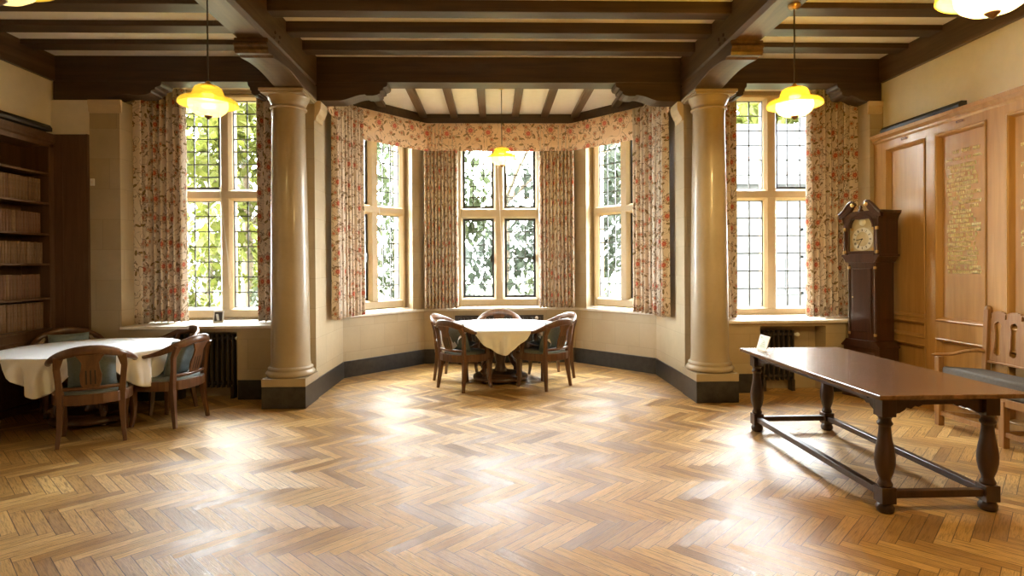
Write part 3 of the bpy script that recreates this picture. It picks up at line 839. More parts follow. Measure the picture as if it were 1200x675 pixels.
# ------------------------------------------------------------------ captain's chairs
def make_chair(label, loc, rz):
    t = thing('captain_chair', label, 'chair', loc, rz, None)
    ch = M['chair']
    # seat frame: D-shaped hoop, square front
    outl = [(.245, .21), (.262, .10), (.262, -.02), (.235, -.13), (.17, -.205), (.08, -.24), (-.08, -.24), (-.17, -.205), (-.235, -.13), (-.262, -.02), (-.262, .10), (-.245, .21)]
    MB().sweep([(x, y, .405) for x, y in outl] + [(-.12, .232, .405), (.12, .232, .405)], .034, .092, (0, 0, 1), 4, True, True).build('seat_frame', ch, t, .006)
    b = MB(); pad = [(x*.93, y*.93) for x, y in outl]
    n = len(pad)
    vs = [(x, y, .428) for x, y in pad] + [(x*.99, y*.99, .46) for x, y in pad] + [(x*.85, y*.85, .478) for x, y in pad] + [(0, 0, .483)]
    fs = [(i, (i+1) % n, n+(i+1) % n, n+i) for i in range(n)] + [(n+i, n+(i+1) % n, 2*n+(i+1) % n, 2*n+i) for i in range(n)] + [(2*n+i, 2*n+(i+1) % n, 3*n) for i in range(n)] + [tuple(range(n))[::-1]]
    b.add(vs, fs, True); b.build('seat', M['grey'], t)
    # continuous hoop: arm - back - arm
    hp = []
    for k in range(33):
        q = -1+2*k/32; a = q*R(118)
        x = .30*math.sin(a)*(1.0 if abs(q) < .8 else 1-.10*(abs(q)-.8)/.2); y = -.05-.26*math.cos(a)
        if abs(q) > .62: y = y + (abs(q)-.62)*.18
        z = .685 + .155*max(0, math.cos(a*.82))**1.7
        hp.append((x, y, z))
    wd = [.05 if abs(-1+2*k/32) < .75 else .05+.012*(abs(-1+2*k/32)-.75)/.25 for k in range(33)]
    hh = [.036 + .050*max(0, math.cos((-1+2*k/32)*R(118))) for k in range(33)]
    MB().sweep(hp, [w_*.75 for w_ in wd], hh, (0, 0, 1), 10).build('back_rail', ch, t)
    def hz(x, side):      # point on the hoop at that x, back half
        best = min((p for p in hp if p[0]*side > 0 or side == 0), key=lambda p: abs(p[0]-x)+max(0, p[1]+.02)); return best
    for s in (-1, 1):
        # rear leg, running up as the back stile
        tp = hp[22] if s > 0 else hp[10]
        MB().sweep([(s*.225, -.215, 0), (s*.21, -.19, .2), (s*.205, -.175, .36), (s*.205, -.178, .45)], [.028, .038, .050, .052], [.032, .042, .052, .05], (0, 1, 0), 4, False, True).build('leg', ch, t, .005)
        MB().sweep([(s*.205, -.185, .44), (s*.215, -.195, .55), (s*.225, -.205, .68), (tp[0], tp[1], tp[2]-.01)], [.056, .044, .046, .07], [.036, .03, .03, .034], (0, 1, 0), 4, False, True).build('back_stile', ch, t, .005)
        MB().sweep([(s*.225, .215, 0), (s*.213, .20, .12), (s*.222, .195, .28), (s*.232, .19, .42)], [.030, .037, .050, .056], [.030, .037, .050, .056], (0, 1, 0), 4, False, True).build('leg', ch, t, .006)
        tp = hp[-3] if s > 0 else hp[2]
        MB().sweep([(s*.262, .12, .39), (s*.272, .11, .50), (s*.27, .10, .60), (tp[0], tp[1]-.005, tp[2]-.008)], [.032, .030, .032, .04], [.06, .046, .048, .075], (0, 1, 0), 4, False, True).build('arm_support', ch, t, .005)
    # vase-shaped splat with slots
    t.scale = (1.11, 1.11, 1.03)
    tp = hp[16]
    lv = [(.50, .055), (.55, .07), (.62, .075), (.68, .062), (.73, .058), (.78, .085), (.80, .10)]
    def py(z): return -.232 + (tp[1]+.232)*(z-.5)/.30
    vs = []; 
    for z, wv in lv: vs += [(-wv, py(z)-.007, z), (wv, py(z)-.007, z), (wv, py(z)+.007, z), (-wv, py(z)+.007, z)]
    fs = []
    for i in range(len(lv)-1):
        for k in range(4): fs.append((i*4+k, i*4+(k+1) % 4, (i+1)*4+(k+1) % 4, (i+1)*4+k))
    fs += [(3, 2, 1, 0), tuple(len(vs)-4+k for k in range(4))]
    sp = MB().add(vs, fs).build('splat', ch, t, .003)
    g = MB()
    for x in (-.03, 0, .03): g.cbox((x, py(.60), .60), (.010, .017, .13), rx=math.atan2(tp[1]+.232, .30)*-1)
    g.build('slot', M['black'], sp)
    MB().sweep([(s_*.205*1.0, -.19-.045*(1-s_*s_), .50) for s_ in [-1+k/5 for k in range(11)]], .022, .035, (0, 0, 1), 6).build('lower_rail', ch, t)
    return t
def chair_at(fx, fy, dx, dy):
    """feet midpoint of the back legs and facing direction -> loc, rz"""
    L = math.hypot(dx, dy); dx, dy = dx/L, dy/L
    return (fx+dx*.2, fy+dy*.2, 0), math.atan2(-dx, dy)
spots = [
    ((-3.735, 5.42), (-.5, .87), 'wooden captain chair with its back to the camera at the left round table', 1),
    ((-3.24, 6.13), (-1, .16), 'wooden captain chair right of the left round table, its side to the radiator', 1),
    ((-3.72, 6.93), (-.62, -.78), 'wooden captain chair half hidden behind the left round table, below the left window', 0),
    ((-4.93, 6.82), (.66, -.75), 'wooden captain chair behind the left round table, in the corner by the bookcase', 1),
    ((-.63, 7.51), (.72, .70), 'dark captain chair front left of the bay table', 1),
    ((.70, 7.53), (-.72, .70), 'dark captain chair front right of the bay table', 1),
    ((-.83, 8.37), (1, -.25), 'captain chair back left of the bay table, its pale hoop above the cloth', 0),
    ((.90, 8.42), (-1, -.35), 'captain chair back right of the bay table, its hoop above the cloth', 0),
    ((-.02, 8.98), (0, -1), 'captain chair at the far side of the bay table, under the middle window', 0),
]
proto = None
def make_cushion():
    n = 12; b = MB(); vs = []; hw = .19
    for sgn in (-1, 1):
        for i in range(n+1):
            for j in range(n+1):
                u, v = -1+2*i/n, -1+2*j/n
                e = (max(0, 1-u**4)*max(0, 1-v**4))**.5
                pin = 1-.07*(abs(u*v))*0 - .06*(1-abs(u))*abs(v)**3 - .06*(1-abs(v))*abs(u)**3
                vs.append((u*hw*(1-.06*(1-abs(u))*0)*(1-.05*(1-v*v)), sgn*.055*e, v*hw*(1-.05*(1-u*u))))
    m = (n+1)**2
    fs = []
    for i in range(n):
        for j in range(n):
            q = (i*(n+1)+j, (i+1)*(n+1)+j, (i+1)*(n+1)+j+1, i*(n+1)+j+1)
            fs.append(q); fs.append(tuple(m+k for k in q)[::-1])
    b.add(vs, fs, True); return b
cush_me = None
clabels = {0: 'grey cushion on the chair with its back to the camera, left round table', 1: 'grey blue cushion leaning in the chair beside the radiator, left round table',
           3: 'blue grey cushion in the chair in the corner by the bookcase', 4: 'dark grey cushion in the front left chair of the bay table', 5: 'dark grey cushion in the front right chair of the bay table'}
for i, (p, d, lab, cu) in enumerate(spots):
    loc, rz = chair_at(p[0], p[1], d[0], d[1])
    if proto is None: proto = make_chair(lab, loc, rz)
    else: dup(proto, loc, rz, lab)
    if cu:
        if cush_me is None:
            c = make_cushion().build('cushion', M['greyblue']); cush_me = c
        else: c = cush_me.copy(); COL.objects.link(c)
        tilt = R(-17)
        c.matrix_world = Matrix.Translation(loc) @ Matrix.Rotation(rz, 4, 'Z') @ Matrix.Translation((0, -.115, .668)) @ Matrix.Rotation(-tilt, 4, 'X')
        tag(c, clabels[i], 'cushion')

# ------------------------------------------------------------------ long oak table on the right with its sign
def refectory():
    x0, x1, y0, y1 = 2.28, 3.25, 3.55, 5.625; lx = (2.40, 3.075); ly = (3.68, 5.51)
    t = thing('refectory_table', 'long polished oak refectory table with turned legs at the right', 'table', ((x0+x1)/2, (y0+y1)/2, 0))
    cx, cy = (x0+x1)/2, (y0+y1)/2
    T = Matrix.Translation((-cx, -cy, 0))
    def B():
        b = MB(); b.mt = T; return b
    B().box(x0, x1, y0, y1, .742, .772).build('tabletop', M['tablewood'], t, .006)
    def leg(x, y):
        b = B()
        pr = [(.040, 0), (.052, .012), (.054, .035), (.044, .055), (.036, .065)]
        b.lathe(pr, 20, (x, y))
        b.box(x-.046, x+.046, y-.046, y+.046, .062, .165)
        pr = [(.040, .165), (.046, .18), (.036, .20), (.034, .215), (.050, .26), (.059, .31), (.060, .355), (.053, .41), (.043, .46), (.037, .51), (.035, .55), (.045, .562), (.047, .572), (.038, .585), (.036, .60), (.048, .615)]
        b.lathe(pr, 20, (x, y))
        b.box(x-.046, x+.046, y-.046, y+.046, .615, .744)
        return b.build('leg', M['tableleg'], t, .003)
    for x in lx:
        for y in ly: leg(x, y)
    # aprons with shaped lower edges
    def shaped(a, c, z0=.66, z1=.743):
        L = c-a; pts = [(a, z1), (a, z0-.04)]
        pts += [(a+.04, z0-.035), (a+.075, z0-.015), (a+.085, z0+.0), (a+.115, z0-.008), (a+.14, z0+.01), (a+.165, z0+.004), (a+.19, z0+.018)]
        pts += [(c-(p-a), z) for p, z in pts[::-1]]
        return pts
    for x in lx:
        B().prism(shaped(ly[0]+.046, ly[1]-.046, .668), 'x', x-.016, x+.016).build('apron', M['tableleg'], t)
    for y in ly:
        B().prism(shaped(lx[0]+.046, lx[1]-.046, .668), 'y', y-.016, y+.016).build('apron', M['tableleg'], t)
    for x in lx: B().box(x-.026, x+.026, ly[0]+.046, ly[1]-.046, .092, .138).build('stretcher', M['tableleg'], t, .005)
    for y in ly: B().box(lx[0]+.046, lx[1]-.046, y-.026, y+.026, .092, .138).build('stretcher', M['tableleg'], t, .005)
    B().box(x0+.05, x0+.066, y0+.2, y1-.2, .715, .743).box(x1-.066, x1-.05, y0+.2, y1-.2, .715, .743).build('runner', M['tableleg'], t)
refectory()
t = thing('table_sign', 'small white sign with green print leaning on the far end of the oak table', 'sign', (2.42, 5.47, .772), 0)
b = MB(); b.mt = Matrix.Rotation(R(17), 4, 'Y'); b.box(0, .006, -.10, .10, .004, .145); pn = b.build('card', M['white'], t)
b = MB(); b.mt = Matrix.Rotation(R(17), 4, 'Y')
rnd = random.Random(4)
for k in range(5): b.box(-.0015, .0, -.07+.01*k, .05-.012*k, .03+.014*k, .036+.014*k)
b.box(-.0015, 0, .04, .07, .115, .128); b.build('print', plain('pale_green_print', (.45, .62, .42), .6), pn)
MB().box(-.03, .07, -.10, .10, 0, .004).build('base', M['white'], t)

# ------------------------------------------------------------------ settle against the right wall
def settle():
    t = thing('settle', 'carved oak settle with pierced gothic back against the honey panelling', 'bench', (4.4, 4.6, 0))
    def B():
        b = MB(); b.mt = Matrix.Translation((-4.4, -4.6, 0)); return b
    Y0, Y1 = 4.16, 5.62; XF, XB = 4.26, 4.55
    sw = M['settle']
    for y in (Y0, (Y0+Y1)/2 - .0, Y1):
        B().box(XF-.028, XF+.028, y-.028, y+.028, 0, .67 if y != (Y0+Y1)/2 else .40).build('leg', sw, t, .004)
    for y in (Y0+.2, Y1-.2):
        B().sweep([(XB, y, 0), (XB, y, .45), (XB+.03, y, 1.14)], .05, .05, (0, 1, 0), 4, False, True).build('back_post', sw, t, .005)
        B().lathe([(.028, 1.14), (.03, 1.155), (.02, 1.17), (.008, 1.178)], 12, (XB+.03, y)).build('finial', sw, t)
    B().box(XF-.02, XF+.02, Y0, Y1, .355, .425).build('seat_rail', sw, t, .004)
    B().add([(XF-.01, Y0, .40), (XB+.02, Y0+.2, .40), (XB+.02, Y1-.2, .40), (XF-.01, Y1, .40), (XF-.01, Y0, .425), (XB+.02, Y0+.2, .425), (XB+.02, Y1-.2, .425), (XF-.01, Y1, .425)],
            [(0, 1, 2, 3), (7, 6, 5, 4), (0, 4, 5, 1), (1, 5, 6, 2), (2, 6, 7, 3), (3, 7, 4, 0)]).build('seat', sw, t)
    for y, yb in ((Y0, Y0+.2), (Y1, Y1-.2)):
        d = .02
        B().sweep([(XF-.07, y, .680), (XF-.03, y, .688), (XF+.08, y-(y-yb)*.3, .70), (XF+.16, y-(y-yb)*.6, .735), (XB-.06, y-(y-yb)*.85, .755), (XB+.0, yb, .745)], [.04, .055, .05, .045, .045, .04], [.03, .03, .03, .035, .04, .04], (0, 0, 1), 6).build('arm', sw, t)
        B().sweep([(XF, y, .12), (XB, yb, .12)], .025, .04, (0, 0, 1), 4, False, True).build('side_stretcher', sw, t, .003)
        B().sweep([(XF, y, .39), (XB, yb, .39)], .03, .06, (0, 0, 1), 4, False, True).build('side_rail', sw, t, .003)
    ym = (Y0+Y1)/2
    B().box(XF, XB, ym-.014, ym+.014, .10, .14).build('cross_stretcher', sw, t, .003)
    B().box(XF-.015, XF+.015, Y0, Y1, .10, .14).build('front_stretcher', sw, t, .003)
    # pierced back: boards between rails with tall gothic openings and small keyholes
    ya, yb = Y0+.225, Y1-.225; n = 6; cell = (yb-ya)/n
    b = B()
    lean = lambda z: XB+.012+.03*(z-.45)/.69
    def slab(y0, y1, z0, z1):
        xa, xb = lean(z0), lean(z1)
        b.add([(xa-.009, y0, z0), (xa+.009, y0, z0), (xa+.009, y1, z0), (xa-.009, y1, z0), (xb-.009, y0, z1), (xb+.009, y0, z1), (xb+.009, y1, z1), (xb-.009, y1, z1)],
              [(3, 2, 1, 0), (4, 5, 6, 7), (0, 1, 5, 4), (1, 2, 6, 5), (2, 3, 7, 6), (3, 0, 4, 7)])
    ow = cell*.46
    for k in range(n):
        c = ya+cell*(k+.5); e0, e1 = ya+cell*k, ya+cell*(k+1)
        slab(e0, e1, .655, .72)
        # opening profile: half width by height
        prof = [(.72, .0), (.735, ow*.42), (.76, ow*.5), (.785, ow*.40), (.80, ow*.36), (.96, ow*.36), (.975, ow*.42), (1.0, ow*.5), (1.02, ow*.38), (1.035, 0.004)]
        for (z0, h0), (z1, h1) in zip(prof[:-1], prof[1:]):
            for s in (-1, 1):
                edge = e1 if s > 0 else e0
                x0, x1 = lean(z0), lean(z1)
                v = [(x0-.009, c+s*h0, z0), (x0+.009, c+s*h0, z0), (x0+.009, edge, z0), (x0-.009, edge, z0), (x1-.009, c+s*h1, z1), (x1+.009, c+s*h1, z1), (x1+.009, edge, z1), (x1-.009, edge, z1)]
                fcs = [(3, 2, 1, 0), (4, 5, 6, 7), (0, 1, 5, 4), (1, 2, 6, 5), (2, 3, 7, 6), (3, 0, 4, 7)]
                b.add(v, fcs if s > 0 else [f[::-1] for f in fcs])
        slab(e0, e1, 1.035, 1.06)
        # top with keyholes at the cell edges and scallops
        kh = .012
        slab(e0+kh, e1-kh, 1.06, 1.10); slab(e0, e1, 1.10, 1.112)
        slab(e0+cell*.12, e1-cell*.12, 1.112, 1.125); slab(e0+cell*.3, e1-cell*.3, 1.125, 1.132)
    b.build('backrest', sw, t)
    B().box(XB-.005, XB+.03, ya-.02, yb+.02, .645, .662).build('back_lower_rail', sw, t, .003)
    b = MB().add([(XF-.015, Y0+.04, .427), (XB-.02, Y0+.22, .427), (XB-.02, Y1-.22, .427), (XF-.015, Y1-.04, .427), (XF-.01, Y0+.045, .585), (XB-.03, Y0+.225, .585), (XB-.03, Y1-.225, .585), (XF-.01, Y1-.045, .585)],
                 [(0, 1, 2, 3)[::-1], (7, 6, 5, 4)[::-1], (0, 4, 5, 1)[::-1], (1, 5, 6, 2)[::-1], (2, 6, 7, 3)[::-1], (3, 7, 4, 0)[::-1]])
    tag(b.build('seat_pad', M['pad'], None, .02, seg=3), 'thick charcoal grey seat cushion lying on the carved oak settle', 'cushion')
settle()

# ------------------------------------------------------------------ longcase clock
def clock():
    C = Vector((4.27, 6.50, 0)); a = R(18); n = Vector((-math.cos(a), -math.sin(a), 0))
    tdir = Vector((-math.sin(a), math.cos(a), 0))       # along the front, towards the window
    # local: x along front (0 = near corner, .53 far), y = depth backwards, z up
    m = Matrix(((tdir.x, -n.x, 0, C.x), (tdir.y, -n.y, 0, C.y), (0, 0, 1, 0), (0, 0, 0, 1)))
    # right-handed frame: flip x so that the front seen from the room runs left to right
    m = m @ Matrix.Translation((.265, 0, 0)) @ Matrix.Scale(1, 4)
    root = thing('longcase_clock', 'tall mahogany longcase clock with brass dial in the right corner', 'clock', m.translation)
    # rotation: local -y faces the room
    root.rotation_euler = (0, 0, math.atan2(n.y, n.x) + R(90))
    w_ = M['mahog']
    D = .32; y = lambda v: v
    MB().box(-.25, .25, .0, D, 0, .09).build('plinth', w_, root, .006)
    b = MB().box(-.235, .235, .012, D, .09, .62); b.build('base', w_, root, .004)
    MB().box(-.17, .17, .006, .013, .16, .55).build('base_panel', w_, root, .003)
    MB().prism([(-.255, .60), (-.255, .615), (-.24, .63), (-.215, .655), (-.19, .685), (.19, .685), (.215, .655), (.24, .63), (.255, .615), (.255, .60)], 'y', -.005, D).build('base_moulding', w_, root, .003)
    MB().box(-.185, .185, .03, D-.01, .685, 1.60).build('trunk', w_, root, .004)
    d = MB().box(-.125, .125, .018, .031, .78, 1.52).build('door', w_, root, .006)
    MB().lathe([(.006, -.004), (.006, .01)], 10, (0, 0)).build('escutcheon', M['brass'], d, loc=(-.108, .012, 1.18))
    for s in (-1, 1):
        MB().lathe([(.016, .72), (.018, .75), (.012, .77), (.012, 1.50), (.018, 1.52), (.016, 1.56)], 12, (s*.168, .032)).build('quarter_column', w_, root)
        for z in (.755, 1.53): MB().lathe([(.0175, z-.015), (.0195, z), (.0175, z+.015)], 12, (s*.168, .032)).build('brass_cap', M['brass_dull'], root)
    MB().prism([(-.185, 1.59), (-.20, 1.60), (-.215, 1.63), (-.235, 1.655), (-.25, 1.66), (-.25, 1.685), (.25, 1.685), (.25, 1.66), (.235, 1.655), (.215, 1.63), (.20, 1.60), (.185, 1.59)], 'y', .0, D).build('throat_moulding', w_, root, .003)
    # hood: cheeks, arch fascia, cornice, swan necks
    b = MB().box(-.228, -.205, .03, D, 1.685, 2.15).box(.205, .228, .03, D, 1.685, 2.15).box(-.205, .205, D-.02, D, 1.685, 2.15).box(-.228, .228, .05, D, 2.13, 2.16)
    hood = b.build('hood', w_, root, .003)
    def arch(r, x0, z0, n=16): return [(x0 + r*math.cos(math.pi*k/n), z0 + r*math.sin(math.pi*k/n)) for k in range(n+1)]
    # fascia with arched opening: outer rectangle, inner arch
    za = 2.0; ri = .145
    outer = []; inner = arch(ri, 0, za, 20)
    b = MB()
    def strip(y0, y1, pts_in, pts_out):
        n_ = len(pts_in); vs = [(p[0], y0, p[1]) for p in pts_in]+[(p[0], y0, p[1]) for p in pts_out]+[(p[0], y1, p[1]) for p in pts_in]+[(p[0], y1, p[1]) for p in pts_out]
        fs = []
        for i in range(n_-1):
            fs += [(i, i+1, n_+i+1, n_+i), (2*n_+i, 3*n_+i, 3*n_+i+1, 2*n_+i+1), (i, 2*n_+i, 2*n_+i+1, i+1), (n_+i, n_+i+1, 3*n_+i+1, 3*n_+i)]
        b.add(vs, fs)
    outp = []
    for px, pz in inner:
        a_ = math.atan2(pz-za, px); ca, sa = math.cos(a_), math.sin(a_)
        k = min(.225/abs(ca) if abs(ca) > 1e-6 else 9, .155/abs(sa) if abs(sa) > 1e-6 else 9)
        outp.append((k*ca, za+k*sa))
    strip(.012, .035, inner, outp)
    b.box(-.225, -.165, .012, .035, 1.70, za).box(.165, .225, .012, .035, 1.70, za).box(-.165, .165, .012, .035, 1.685, 1.725)
    b.build('hood_door', w_, root)
    b = MB(); strip(.0, .02, [(p[0]*1.04, za+(p[1]-za)*1.04) for p in inner], [(p[0]*1.22, za+(p[1]-za)*1.22) for p in inner]); b.build('arch_moulding', w_, root)
    for s in (-1, 1):
        MB().lathe([(.016, 1.69), (.018, 1.71), (.013, 1.73), (.011, 1.84), (.013, 1.97), (.018, 1.99), (.016, 2.01)], 14, (s*.208, .008)).build('hood_column', w_, root)
        for z in (1.715, 1.985): MB().lathe([(.0185, z-.018), (.0205, z), (.0185, z+.018)], 14, (s*.208, .008)).build('brass_cap', M['brass_dull'], root)
    # cornice along the sides
    for s in (-1, 1):
        MB().prism([(s*.228, 2.06), (s*.232, 2.09), (s*.245, 2.13), (s*.268, 2.16), (s*.272, 2.19), (s*.228, 2.19)], 'y', .0, D).build('side_cornice', w_, root, .002)
    MB().box(-.228, .228, .02, D, 2.15, 2.185).build('hood_top', w_, root, .002)
    # swan neck pediment
    for s in (-1, 1):
        up_ = [(.272, 2.165), (.24, 2.185), (.20, 2.225), (.165, 2.27), (.13, 2.298), (.10, 2.305), (.075, 2.295), (.06, 2.27)]
        lo = [(.272, 2.11), (.235, 2.12), (.20, 2.14), (.16, 2.165), (.13, 2.185), (.105, 2.21), (.09, 2.24), (.075, 2.262)]
        b = MB(); strip(-.012, .03, [(s*x, z) for x, z in lo], [(s*x, z) for x, z in up_]); b.build('swan_neck', w_, root, .004)
        MB().sweep([(s*x, -.015, z) for x, z in up_], .03, .018, (0, 1, 0), 8).build('swan_moulding', w_, root)
        p = MB(); p.mt = Matrix.Translation((s*.088, -.016, 2.268)) @ Matrix.Rotation(R(90), 4, 'X'); p.lathe([(.026, -.006), (.024, .006), (.01, .012)], 16); p.build('rosette', M['brass'], root)
    MB().box(-.21, .21, .005, .03, 2.10, 2.19).build('tympanum', w_, root)
    MB().lathe([(.028, 2.185), (.03, 2.20), (.012, 2.215), (.02, 2.235), (.012, 2.25), (.004, 2.262)], 12, (0, .015)).build('finial', w_, root)
    # dial
    b = MB().box(-.165, .165, .042, .046, 1.72, za)
    b.prism([(-.142, za-.001)]+arch(.142, 0, za)[::-1][1:-1]+[(.142, za-.001)], 'y', .042, .046)
    dial = b.build('dial', M['dial'], root)
    cz = 1.865
    b = MB(); n_ = 40
    ring = lambda r: [(r*math.cos(2*math.pi*k/n_), cz+r*math.sin(2*math.pi*k/n_)) for k in range(n_+1)]
    strip(.037, .042, ring(.085), ring(.135)); b.build('chapter_ring', M['silver'], dial)
    b = MB()
    for k in range(12):
        a_ = math.pi*k/6
        old = b.mt; b.mt = Matrix.Translation((0, .0365, cz)) @ Matrix.Rotation(a_, 4, 'Y')
        nb = [2, 1, 2, 3, 3, 2, 2, 3, 4, 3, 2, 3][k]
        for q in range(nb): b.box((q-(nb-1)/2)*.007-.002, (q-(nb-1)/2)*.007+.002, -.0008, .0005, .092, .118)
        b.mt = old
    b.build('numerals', M['black'], dial)
    b = MB()
    for a_, L, wd in ((R(210), .12, .006), (R(262), .075, .009)):
        b.mt = Matrix.Translation((0, .033, cz)) @ Matrix.Rotation(a_, 4, 'Y'); b.box(-wd/2, wd/2, -.001, .001, -.01, L)
    b.mt = Matrix.Translation((0, .034, cz)) @ Matrix.Rotation(R(90), 4, 'X'); b.lathe([(.008, -.003), (.008, .003)], 12)
    b.build('hands', M['black'], dial)
    b = MB(); cz0 = cz; b.mt = Matrix.Translation((0, .04, 2.062)) @ Matrix.Rotation(R(90), 4, 'X'); b.lathe([(.044, -.002), (.040, .006), (.015, .012)], 24); b.build('boss', M['silver'], dial)
    b = MB()
    for sx in (-1, 1):
        for zz in (1.745, 1.985): b.cbox((sx*.135, .041, zz), (.035, .004, .035), ry=R(45))
    b.build('spandrel', M['brass'], dial)
clock()

# ------------------------------------------------------------------ bookcase and books
def bookcase():
    Y0, Y1, XF, XK = 4.95, F-.004, -5.27, -5.615
    t = thing('bookcase', 'tall dark oak built-in bookcase filling the left wall', 'bookcase', (-5.45, (Y0+Y1)/2, 0))
    def B():
        b = MB(); b.mt = Matrix.Translation((5.45, -(Y0+Y1)/2, 0)); return b
    bw = M['bookwood']
    B().box(XK, XK+.02, Y0, Y1, 0, 3.13).build('back_board', bw, t)
    B().box(XK+.02, XF, Y0, Y0+.05, 0, 3.04).build('upright', bw, t, .003)
    B().box(XK+.02, XF, Y1-.10, Y1, 0, 3.04).build('upright', bw, t, .003)
    B().box(XK+.02, XF, 5.98, 6.02, .90, 3.04).build('upright', bw, t, .003)
    B().box(XK+.02, XF, Y0, Y1, 3.0, 3.06).prism([(XF, 3.05), (XF+.02, 3.07), (XF+.02, 3.10), (XF+.05, 3.15), (XK+.02, 3.15), (XK+.02, 3.05)], 'y', Y0, Y1).build('cornice', bw, t, .002)
    zs = [.895, 1.25, 1.645, 1.99, 2.35, 2.695]
    for z in zs: B().box(XK+.02, XF+(.03 if z < 1 else -.002), Y0+.05, Y1-.10, z-.025, z).build('shelf', bw, t, .002)
    B().box(XK+.02, XF-.01, Y0+.05, Y1-.10, 0, .08).build('plinth', bw, t)
    for y0, y1 in ((5.02, 5.97), (6.03, Y1-.12)):
        d = B().box(XF-.03, XF-.005, y0, y1, .09, .865).build('cupboard_door', bw, t, .003)
        B().box(XF-.006, XF+.006, y0+.09, y1-.09, .18, .78).build('door_panel', bw, d, .008)
        B().ball((XF+.012, y0+.05, .5), .014).build('knob', M['brass'], d)
    # end panel facing the room in the corner
    B().box(XF-.005, -4.872, F-.028, F-.003, 0, 3.165).build('end_panel', bw, t, .003)
    B().box(XF+.09, XF+.105, F-.034, F-.028, .1, 3.05).box(-4.89, -4.875, F-.036, F-.028, 0, 3.165).build('panel_moulding', bw, t)
    rnd = random.Random(11)
    names = ['on the lowest open shelf', 'on the second shelf up', 'on the third shelf up', 'on the fourth shelf up', 'on the fifth shelf up']
    for si, (z, hmean) in enumerate(zip(zs[:5], (.30, .265, .24, .235, .265))):
        y = 6.035; k = 0
        first = {}
        while y < Y1-.16:
            wd = rnd.uniform(.036, .052)
            if y+wd > Y1-.115: break
            h = hmean*(1+rnd.uniform(-.012, .012)); dp = .20
            key = (si+k) % 4 if rnd.random() < .2 else (si*2) % 4
            b = MB()
            xf = XF-.05-rnd.uniform(0, .012)
            # spine rounded, boards, raised bands
            hw = wd/2-.001
            b.prism([(xf-dp, -hw), (xf-.01, -hw), (xf-.003, -hw*.7), (xf, 0), (xf-.003, hw*.7), (xf-.01, hw), (xf-dp, hw)], 'z', 0, h)
            for q in (.15, .32, .68, .86): b.prism([(xf-.012, -hw), (xf-.004, -hw*.8), (xf+.0025, 0), (xf-.004, hw*.8), (xf-.012, hw)], 'z', h*q, h*q+.005)
            o = b.build('book', LEATHERS[key], None, 0, (0, y+wd/2, z+.0005))
            tag(o, 'old leather-bound book in the even row ' + names[si], 'book', 'leather books ' + names[si])
            y += wd; k += 1
bookcase()

# ------------------------------------------------------------------ small things
b = MB().box(-4.862, -4.812, F-.018, F-.001, 2.56, 2.645)
b = b.build('wall_sensor', M['white'], None, .006); tag(b, 'small white sensor box on the stone pillar left of the left window', 'sensor')
MB().cbox((-4.837, F-.02, 2.60), (.02, .006, .03)).build('sensor_lens', M['sill'], b)
t = thing('photo_frame', 'small white framed dark photo standing on the left window sill', 'photo frame', (-3.56, 7.48, ZS+.005))
b = MB(); b.mt = Matrix.Rotation(R(-10), 4, 'X'); b.box(-.065, .065, 0, .01, 0, .15); b.build('frame', M['white'], t, .002)
b = MB(); b.mt = Matrix.Rotation(R(-10), 4, 'X'); b.box(-.048, .048, -.001, .0, .02, .132); b.build('picture', M['paperpic'], t)
b = MB(); b.mt = Matrix.Rotation(R(18), 4, 'X'); b.box(-.015, .015, .012, .016, 0, .11); b.build('stand', M['white'], t)
def pull_cord(x, y, z0, z1, label, dx=0.0):
    b = MB()
    L = [(x, y, z1), (x+.01+dx*.3, y-.01, (z1*2+z0)/3), (x+.015+dx*.7, y-.015, (z1+2*z0)/3), (x+dx, y-.01, z0+.05), (x+.012+dx, y-.01, z0), (x+.03+dx, y-.01, z0+.04), (x+.02+dx*.5, y-.01, (z0+z1)/2), (x+.008, y, z1)]
    b.sweep(L, .006, .006, (0, 1, 0), 6)
    tag(b.build('window_cord', M['white_cord']), label, 'cord')
pull_cord(-3.70, 7.86, 1.30, 2.64, 'white pull cord hanging at the left window mullion', .12)
pull_cord(-.03, 9.62, 1.30, 3.3, 'white pull cord hanging at the mullion of the middle bay window', .06)
pull_cord(.60, 9.66, 1.5, 3.3, 'white pull cord hanging by the right edge of the middle bay window', .05)
pull_cord(-1.875, 9.0, 1.6, 3.3, 'white pull cord hanging at the left canted bay window', .06)

# ------------------------------------------------------------------ outside
gr = MB().box(-30, 30, 8.3, 60, -.7, -.35)
struct(gr.build('ground_outside', M['lawn']), 'sunlit lawn outside the windows')
def crown(mb, c, r, n, size, rnd, squash=1.0):
    for _ in range(n):
        while True:
            p = Vector((rnd.uniform(-1, 1), rnd.uniform(-1, 1), rnd.uniform(-1, 1)))
            if .25 < p.length < 1: break
        p = Vector((c[0]+p.x*r, c[1]+p.y*r, c[2]+p.z*r*squash))
        s_ = size*rnd.uniform(.6, 1.3)
        m = Matrix.Translation(p) @ Matrix.Rotation(rnd.uniform(0, 6.28), 4, 'Z') @ Matrix.Rotation(rnd.uniform(-1.2, 1.2), 4, 'X')
        mb.mt = m
        mb.add([(-s_*.3, 0, 0), (0, -s_*.6, .02*s_), (s_*.3, 0, 0), (0, s_*.6, -.1*s_)], [(0, 1, 2, 3)])
    mb.mt = Matrix.Identity(4)
